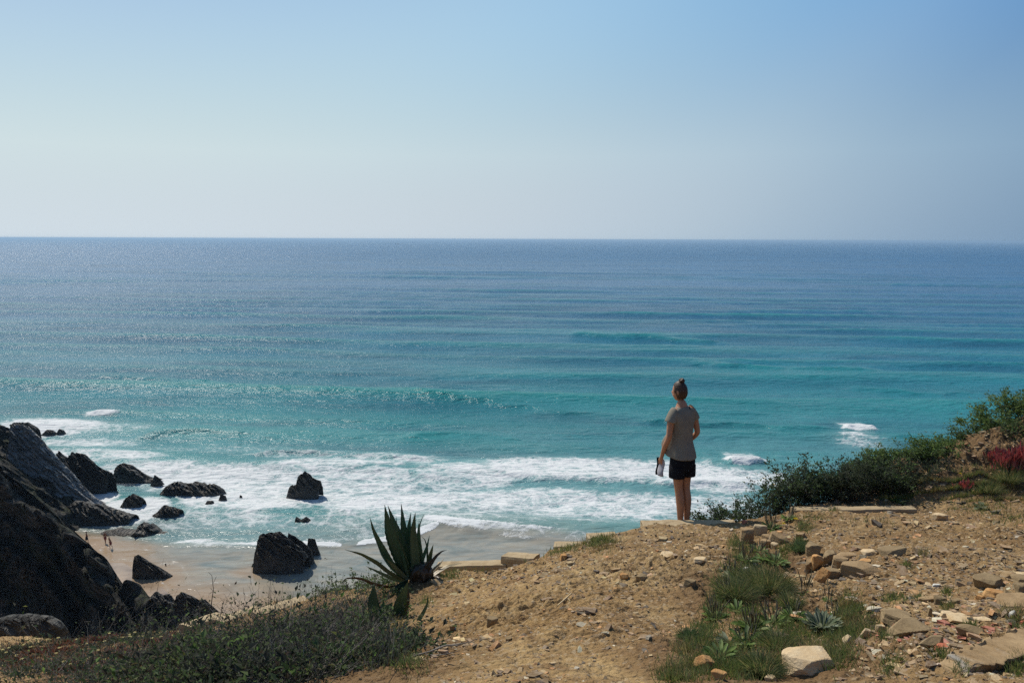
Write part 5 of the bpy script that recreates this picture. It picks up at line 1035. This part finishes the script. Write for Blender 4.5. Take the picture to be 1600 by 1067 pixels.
def rings(name, secs, mat, parent, n=28, wr=.0, seed=0, cap=False, close=False):
    """loft of ellipses (cx, cy, cz, rx, ry[, tilt_x]) with folds"""
    V = []
    for j, s_ in enumerate(secs):
        cx, cy, cz, rx, ry = s_[:5]; tl = s_[5] if len(s_) > 5 else 0
        for k in range(n):
            a = 2*math.pi*k/n; f = 1+wr*math.sin(5*a+seed+j*.3)*.5+wr*math.sin(9*a+j*.7+seed)*.35
            x = rx*f*math.cos(a); y = ry*f*math.sin(a); V.append((cx+x, cy+y, cz+tl*x))
    V = np.array(V); a = np.arange(len(secs)*n).reshape(-1, n); b = np.roll(a, -1, 1); Fc = np.stack([a[:-1], b[:-1], b[1:], a[1:]], -1).reshape(-1, 4)
    o = link(name, fastmesh(name, V, Fc), MAT[mat], parent)
    s2 = o.modifiers.new('th', 'SOLIDIFY'); s2.thickness = .004; s1 = o.modifiers.new('s', 'SUBSURF'); s1.levels = s1.render_levels = 1
    return o
def woman():
    foot = P(1067, 826, 9.42)
    # x right, y the way she faces, z up; the left side is -x
    nodes = dict(pelvis=((0, 0, .93), (.135, .11)), belly=((0, .015, 1.06), (.115, .088)), chest=((0, .0, 1.24), (.135, .098)), up=((0, -.015, 1.37), (.10, .075)), neck=((0, -.012, 1.44), .054), neck2=((-.004, .004, 1.52), .050),
        lhip=((-.078, 0, .88), .092), lth=((-.066, .01, .72), .082), lkn=((-.050, .014, .48), .054), lca=((-.050, -.016, .34), .056), lan=((-.045, -.005, .09), .034), lhe=((-.045, -.02, .04), .036), lto=((-.055, .14, .025), (.022, .036)),
        rhip=((.078, 0, .88), .092), rth=((.070, .01, .72), .082), rkn=((.060, .014, .48), .054), rca=((.062, -.016, .34), .056), ran=((.055, -.005, .09), .034), rhe=((.055, -.02, .04), .036), rto=((.065, .14, .025), (.022, .036)),
        lsh=((-.165, -.015, 1.375), .052), lel=((-.215, -.02, 1.10), .037), lfo=((-.225, .05, .99), .034), lwr=((-.22, .115, .87), .024), lpa=((-.217, .145, .81), (.030, .018)),
        rsh=((.165, -.015, 1.375), .052), rel=((.225, -.03, 1.10), .037), rfo=((.19, .06, 1.02), .034), rwr=((.13, .15, .96), .024), rpa=((.10, .185, .93), (.018, .030)))
    keys = list(nodes); E = [('pelvis', 'belly'), ('belly', 'chest'), ('chest', 'up'), ('up', 'neck'), ('neck', 'neck2'), ('pelvis', 'lhip'), ('lhip', 'lth'), ('lth', 'lkn'), ('lkn', 'lca'), ('lca', 'lan'), ('lan', 'lhe'), ('lhe', 'lto'), ('pelvis', 'rhip'), ('rhip', 'rth'), ('rth', 'rkn'), ('rkn', 'rca'), ('rca', 'ran'), ('ran', 'rhe'), ('rhe', 'rto'),
        ('up', 'lsh'), ('lsh', 'lel'), ('lel', 'lfo'), ('lfo', 'lwr'), ('lwr', 'lpa'), ('up', 'rsh'), ('rsh', 'rel'), ('rel', 'rfo'), ('rfo', 'rwr'), ('rwr', 'rpa')]
    V = [nodes[k][0] for k in keys]; Rd = [nodes[k][1] for k in keys]; Ed = [(keys.index(a), keys.index(b)) for a, b in E]
    # fingers
    for s_, base, out in (('lpa', (-.217, .155, .795), 1), ('rpa', (.095, .195, .925), -1)):
        for f in range(4):
            L = (.070, .078, .072, .056)[f]; i0 = len(V); o_ = (f-1.5)*.019
            if out > 0: pts = [(base[0]+.004, base[1]+o_, base[2]-.012), (base[0]+.010, base[1]+o_+.006, base[2]-.012-L*.45), (base[0]+.024, base[1]+o_+.008, base[2]-.012-L*.8), (base[0]+.036, base[1]+o_+.006, base[2]-.012-L*.88)]
            else: pts = [(base[0]-.01, base[1]+.006, base[2]+o_), (base[0]-.03, base[1]+.02, base[2]+o_-.004), (base[0]-.05, base[1]+.018, base[2]+o_-.008), (base[0]-.062, base[1]+.008, base[2]+o_-.010)]
            V += pts; Rd += [.0095, .009, .008, .007]; Ed += [(keys.index(s_), i0)]+[(i0+j, i0+j+1) for j in range(3)]
        i0 = len(V)
        if out > 0: V += [(base[0]+.012, base[1]+.032, base[2]+.015), (base[0]+.022, base[1]+.046, base[2]-.015), (base[0]+.032, base[1]+.044, base[2]-.04)]
        else: V += [(base[0]-.004, base[1]+.004, base[2]+.034), (base[0]-.02, base[1]+.012, base[2]+.046), (base[0]-.04, base[1]+.014, base[2]+.048)]
        Rd += [.012, .010, .008]; Ed += [(keys.index(s_), i0), (i0, i0+1), (i0+1, i0+2)]
    body = skinned('person', V, Ed, Rd, 'skin', root=0)
    # head: a shaped ovoid with nose, brow, chin and ears, turned to the left, joined into the body mesh
    bm = bmesh.new(); bmesh.ops.create_uvsphere(bm, u_segments=40, v_segments=28, radius=1.0)
    for v in bm.verts:
        x, y, z = v.co; w_ = .069*(1-.24*max(0, -z)**1.3); dpt = .089*(1-.10*max(0, -z))
        X, Y, Z = x*w_, y*dpt+(.012 if z < -.3 and y > 0 else 0), z*.112
        if y > .5: Y += .022*math.exp(-((x/.16)**2+((z+.12)/.20)**2)); Y += .007*math.exp(-((x/.3)**2+((z+.48)/.09)**2)); Y += .010*math.exp(-((x/.3)**2+((z+.85)/.18)**2)); Y -= .008*math.exp(-(((abs(x)-.36)/.16)**2+((z-.05)/.12)**2))
        if abs(x) > .9 and abs(z+.05) < .25 and -.3 < y < .15: X *= 1.16
        v.co = (X, Y, Z)
    hm = Matrix.Translation((-.008, .022, 1.60)) @ Matrix.Rotation(R(28), 4, 'Z') @ Matrix.Rotation(R(-4), 4, 'X')
    bm.transform(hm); bm.from_mesh(body.data); bm.to_mesh(body.data); bm.free(); body.data.polygons.foreach_set('use_smooth', [True]*len(body.data.polygons))
    # hair cap with a bun
    bm = bmesh.new(); bmesh.ops.create_uvsphere(bm, u_segments=48, v_segments=32, radius=1.0); kill = []
    for v in bm.verts:
        x, y, z = v.co; g = 1+.02*math.sin(26*math.atan2(x, z+.3)); v.co = (x*.076*g*(1-.12*max(0, -z)), y*.097*g-.004, z*.114*g+.003)
        if (y > .55 and z < .62) or (y > .28 and z < -.10) or (z < -.80 and y > -.9) or z < -.86: kill.append(v)
    bmesh.ops.delete(bm, geom=kill, context='VERTS'); bm.transform(hm); me = bpy.data.meshes.new('hair'); bm.to_mesh(me); bm.free(); hr = link('hair', me, MAT['hair'], body); me.polygons.foreach_set('use_smooth', [True]*len(me.polygons)); so = hr.modifiers.new('t', 'SOLIDIFY'); so.thickness = .006
    bm = bmesh.new(); bmesh.ops.create_uvsphere(bm, u_segments=36, v_segments=24, radius=1.0)
    for v in bm.verts:
        x, y, z = v.co; a = math.atan2(x, y); g = 1+.10*math.sin(3*a+5*z)+.05*math.sin(11*a-9*z); v.co = (x*.037*g, y*.036*g, z*.030*g)
    bm.transform(hm @ Matrix.Translation((.004, -.035, .118))); me = bpy.data.meshes.new('hair_bun'); bm.to_mesh(me); bm.free(); me.polygons.foreach_set('use_smooth', [True]*len(me.polygons)); link('hair_bun', me, MAT['hair'], body)
    # loose shirt, wind-blown to her front left
    def shirt():
        n = 40; secs = [(.0, -.008, .875, .184, .160), (0, -.004, .91, .180, .154), (0, .0, .97, .167, .142), (0, .004, 1.05, .143, .116), (0, .0, 1.14, .142, .114), (0, -.004, 1.23, .153, .116), (0, -.010, 1.31, .182, .112), (0, -.014, 1.37, .196, .096), (0, -.014, 1.408, .168, .084), (0, -.012, 1.432, .104, .070), (0, -.010, 1.445, .080, .066)]
        V = []
        for j, (cx, cy, cz, rx, ry) in enumerate(secs):
            low = max(0, 1-(cz-.8)/.5)
            for k in range(n):
                a = 2*math.pi*k/n; f = 1+.030*math.sin(4*a+1.2+j*.45)+.028*math.sin(7*a+j*.8)+.018*math.sin(11*a-j*1.1)+.03*low*math.sin(5*a+.5)
                x = cx+rx*f*math.cos(a); y = cy+ry*f*math.sin(a)
                bl_ = max(0, math.cos(a-R(125)))**3*low; bump_ = math.exp(-((cz-1.0)/.09)**2)*max(0, math.cos(a-R(130)))**2
                V.append((x-.03*bl_-.05*bump_, y+.05*bl_+.08*bump_, cz-.03*math.cos(a+R(90))*low+.03*bl_-.01))
        V = np.array(V); a = np.arange(len(secs)*n).reshape(-1, n); b = np.roll(a, -1, 1); Fc = np.stack([a[:-1], b[:-1], b[1:], a[1:]], -1).reshape(-1, 4)
        o = link('shirt', fastmesh('shirt', V, Fc), MAT['shirt'], body); s2 = o.modifiers.new('t', 'SOLIDIFY'); s2.thickness = .005; s1 = o.modifiers.new('s', 'SUBSURF'); s1.levels = s1.render_levels = 1
        for sx in (-1, 1):                       # cap sleeves
            secs = []
            for t in range(6):
                u = t/5; secs.append((sx*(.120+.070*u), -.015, 1.378-.078*u-.03*u*u, .062+.001*u, .068+.002*u))
            V = []; n2 = 20
            for j, (cx, cy, cz, r1, r2) in enumerate(secs):
                an = R(-12-58*j/5)*1.0
                for k in range(n2):
                    a_ = 2*math.pi*k/n2; q = Vector((0, r2*math.cos(a_), r1*math.sin(a_))); q = Matrix.Rotation(-sx*an*-1 if 0 else sx*(-an), 3, 'Y') @ q
                    V.append((cx+q.x, cy+q.y, cz+q.z))
            V = np.array(V); a = np.arange(6*n2).reshape(-1, n2); b = np.roll(a, -1, 1); Fc = np.stack([a[:-1], b[:-1], b[1:], a[1:]], -1).reshape(-1, 4)
            o = link('sleeve', fastmesh('sleeve', V, Fc), MAT['shirt'], body); s2 = o.modifiers.new('t', 'SOLIDIFY'); s2.thickness = .004; s1 = o.modifiers.new('s', 'SUBSURF'); s1.levels = s1.render_levels = 1
    shirt()
    rings('shorts', [(0, -.004, .97, .135, .105), (0, -.008, .92, .148, .122), (0, -.010, .86, .158, .132), (0, -.008, .80, .166, .134), (0, 0, .74, .168, .128), (0, .004, .70, .168, .122)], 'navy', body, wr=.02)
    for sx in (-1, 1): rings('shorts_leg', [(sx*.080, -.004, .76, .086, .116), (sx*.081, 0, .70, .089, .112), (sx*.082, .004, .645, .091, .108), (sx*.082, .004, .62, .091, .106)], 'navy', body, n=22, wr=.02, seed=sx)
    rings('bra_strap', [(.058, -.078, 1.415, .006, .004), (.060, -.090, 1.38, .006, .004), (.062, -.075, 1.44, .006, .006)], 'navy', body, n=8)
    s_ = 1.03*227/ppm(foot)/1.715
    body.scale = (s_*.91, s_*.93, s_); body.rotation_euler = (Matrix.Rotation(R(-2.4), 3, 'Y') @ Matrix.Rotation(R(27), 3, 'Z')).to_euler(); body.location = foot
    tag(body, 'woman seen from behind in a loose grey top and navy shorts, hair in a bun', 'person')
    # the thing in her left hand
    mw = Matrix.Translation(foot) @ Matrix.Rotation(R(-2.4), 4, 'Y') @ Matrix.Rotation(R(27), 4, 'Z') @ Matrix.Scale(s_, 4)
    c = mw @ Vector((-.205, .155, .79)); root = empty('folded_cloth', c, 'white folded cloth with a dark edge held in her left hand', 'cloth'); root.rotation_euler = (0, 0, R(27)); root.scale = (s_, s_, s_)
    for nm, y0, y1, mt, z0 in (('fold', -.060, .035, 'cloth', -.165), ('dark_edge', .037, .062, 'navy', -.165)):
        n = 14; V = []
        for i in range(n):
            t = i/(n-1); z = .035*(1-t)+z0*t
            for k in range(12):
                a = 2*math.pi*k/12; yy = (y0+y1)/2+(y1-y0)/2*math.cos(a)*(1+.08*math.sin(5*t+k)); xx = .018*math.sin(a)*(1+.3*math.sin(8*t))+.010*math.sin(6*t); V.append((xx+.02, yy, z))
        a = np.arange(n*12).reshape(n, 12); b = np.roll(a, -1, 1); Fc = np.concatenate([np.stack([a[:-1], b[:-1], b[1:], a[1:]], -1).reshape(-1, 4), [[a[e, i], a[e, i+1], a[e, 10-i], a[e, 11-i]] for e in (0, -1) for i in range(5)]])
        link(nm, fastmesh(nm, np.array(V), Fc), MAT[mt], root)
woman()
MAT['skin2'] = skin_mat('tanned_skin', (.25, .10, .055)); MAT['red_wear'] = mat_plain('red_swimwear', (.22, .03, .03), .8); MAT['dark_wear'] = mat_plain('black_skirt', (.012, .012, .014), .8)
def bather(px, py, label, wear, rot, pose, sk='skin2'):
    c = G(px, py, .15); c.z = max(0.02, float(np.clip(.045*(Yw(c.x)-c.y), -.05, 2.5)))
    s_ = 1.0; st = pose.get('step', .12)
    nd = dict(p=((0, 0, .93), .12), b=((0, .01, 1.1), .10), c=((0, pose.get('lean', 0)*.5, 1.28), .12), u=((0, pose.get('lean', 0), 1.40), .085), n=((0, pose.get('lean', 0), 1.50), .05), h1=((0, .02+pose.get('lean', 0), 1.60), .085), h2=((0, .02+pose.get('lean', 0), 1.68), .075),
              a=((-.09, .0, .87), .085), k=((-.09, st, .48), .055), f=((-.09, st*.8, .08), .035), t=((-.10, st*.8+.13, .03), .028), a2=((.09, 0, .87), .085), k2=((.09, -st*.3, .48), .055), f2=((.09, -st*1.5, .08), .035), t2=((.10, -st*1.5+.13, .03), .028),
              s=((-.18, pose.get('lean', 0), 1.38), .05), e=((-.25, .02+pose.get('la', 0)*.2, 1.12), .036), w=((-.24, .08+pose.get('la', 0)*.45, .92+pose.get('la', 0)*.3), .026), s2=((.18, pose.get('lean', 0), 1.38), .05), e2=((.25, .02+pose.get('ra', 0)*.2, 1.12), .036), w2=((.24, .08+pose.get('ra', 0)*.45, .92+pose.get('ra', 0)*.3), .026))
    ks = list(nd); E = ['pb', 'bc', 'cu', 'un', ('n', 'h1'), ('h1', 'h2'), 'pa', 'ak', 'kf', 'ft', ('p', 'a2'), ('a2', 'k2'), ('k2', 'f2'), ('f2', 't2'), 'us', 'se', 'ew', ('u', 's2'), ('s2', 'e2'), ('e2', 'w2')]
    V = [nd[k][0] for k in ks]; Rd = [nd[k][1] for k in ks]; Ed = [(ks.index(e[0]), ks.index(e[1])) for e in E]
    for wr_, sg in (('w', -1), ('w2', 1)):
        b0 = Vector(nd[wr_][0])
        for f in range(4): i0 = len(V); V += [tuple(b0+Vector((0, (f-1.5)*.02, -.06))), tuple(b0+Vector((-sg*.01, (f-1.5)*.021+.01, -.13-.008*(f in (1, 2)))))]; Rd += [.010, .008]; Ed += [(ks.index(wr_), i0), (i0, i0+1)]
        i0 = len(V); V += [tuple(b0+Vector((-sg*.01, .045, -.04)))]; Rd += [.010]; Ed += [(ks.index(wr_), i0)]
    o = skinned('person', V, Ed, Rd, sk, lv=1); o.location = c; o.rotation_euler = (0, 0, rot); tag(o, label, 'person', 'bathers on the beach')
    if wear == 'dark_wear': rings('skirt', [(0, 0, 1.02, .13, .12), (0, 0, .9, .17, .15), (0, 0, .7, .20, .18), (0, 0, .5, .23, .21)], wear, o, n=18, wr=.04)
    else: rings('swim_shorts', [(0, 0, 1.0, .14, .13), (0, 0, .9, .165, .15), (0, 0, .80, .19, .16), (0, 0, .62, .20, .17)], wear, o, n=18, wr=.03)
    bm = bmesh.new(); bmesh.ops.create_uvsphere(bm, u_segments=16, v_segments=10, radius=.098, matrix=Matrix.Translation((0, .005+pose.get('lean', 0), 1.655)))
    me = bpy.data.meshes.new('hair'); bm.to_mesh(me); bm.free(); link('hair', me, MAT['hair'], o)
bather(136, 846.5, 'bather in a dark skirt standing at the foot of the cliff, leftmost of three', 'dark_wear', R(-70), dict(step=.16, ra=.9))
bather(165, 847, 'bather wading behind the front one, middle of three', 'red_wear', R(170), dict(step=.06))
bather(173.5, 855, 'bather bending forward at the waterline, rightmost of three', 'red_wear', R(150), dict(step=.22, lean=.18, la=.4))
def swimmer():
    c = G(259, 883, .0); nodes = [((0, 0, -.25), .13), ((0, 0, -.05), .06), ((0, .02, .10), .10), ((0, .02, .19), .09), ((-.18, 0, -.12), .06), ((.18, 0, -.12), .06), ((.34, .15, -.02), .04), ((.40, .38, .02), .035)]
    o = skinned('person', [n[0] for n in nodes], [(0, 1), (1, 2), (2, 3), (0, 4), (0, 5), (5, 6), (6, 7)], [n[1] for n in nodes], 'skin2', lv=1); o.location = c; tag(o, 'swimmer with only head and shoulders above the shallow water', 'person')
    bm = bmesh.new(); bmesh.ops.create_uvsphere(bm, u_segments=16, v_segments=10, radius=.112, matrix=Matrix.Translation((0, .0, .18))); me = bpy.data.meshes.new('hair'); bm.to_mesh(me); bm.free(); link('hair', me, MAT['hair'], o)
swimmer()

# ------------------------------------------------------------------ ship on the horizon
def ship():
    c = G(620, 381.3, 0); L = 6.5/ppm(c); MAT['hull'] = mat_plain('ship_hull', (.05, .06, .08), .6); MAT['deck'] = mat_plain('ship_paint', (.35, .36, .36), .6)
    root = empty('ship', c, 'tiny ship far out near the horizon', 'ship'); V = []
    for i in range(13):
        u = i/12*2-1; b = .11*(1-abs(u)**3*.9); sh = .05+.035*max(0, u)**2+.01*u*u
        for yy, zz in ((-b, sh), (-b*.75, -.01), (b*.75, -.01), (b, sh)): V.append((u*L/2, yy*L/2, zz*L))
    Fc = np.concatenate([gridfaces(13, 4), [[i*4+3, i*4, i*4+4, i*4+7] for i in range(12)], [[0, 3, 2, 1]], [[48, 49, 50, 51]]]); link('hull', fastmesh('hull', V, Fc, smooth=False), MAT['hull'], root)
    for nm, x0, x1, w_, z0, z1 in (('bridge', -.40, -.24, .08, .05, .17), ('funnel', -.36, -.31, .03, .17, .22), ('hatch', -.15, .30, .07, .05, .075), ('mast', .36, .37, .006, .07, .20)):
        q = [(x*L, y*L/2, z*L) for z in (z0, z1) for x, y in ((x0, -w_), (x1, -w_), (x1, w_), (x0, w_))]
        link(nm, fastmesh(nm, q, [[0, 3, 2, 1], [4, 5, 6, 7], [0, 1, 5, 4], [1, 2, 6, 5], [2, 3, 7, 6], [3, 0, 4, 7]], smooth=False), MAT['deck'], root)
ship()

# ------------------------------------------------------------------ sea haze (last: it encloses everything)
def build_haze():
    S = 29000.0; z0, z1 = -5.0, H+2.5
    V = [(-S, -S, z0), (S, -S, z0), (S, S, z0), (-S, S, z0), (-S, -S, z1), (S, -S, z1), (S, S, z1), (-S, S, z1)]
    Fc = [(0, 3, 2, 1), (4, 5, 6, 7), (0, 1, 5, 4), (1, 2, 6, 5), (2, 3, 7, 6), (3, 0, 4, 7)]
    me = fastmesh('haze', V, Fc, smooth=False); m = bpy.data.materials.new('sea_haze'); m.use_nodes = True; t = m.node_tree
    t.nodes.remove(t.nodes['Principled BSDF']); pv = t.nodes.new('ShaderNodeVolumePrincipled')
    pv.inputs['Color'].default_value = (.46, .68, .90, 1); pv.inputs['Density'].default_value = HAZE; pv.inputs['Anisotropy'].default_value = .2
    t.links.new(pv.outputs[0], t.nodes['Material Output'].inputs['Volume'])
    tag(link('haze', me, m), 'thin sea haze softening the horizon', None, None, 'stuff')
HAZE = 1.1e-4
build_haze()
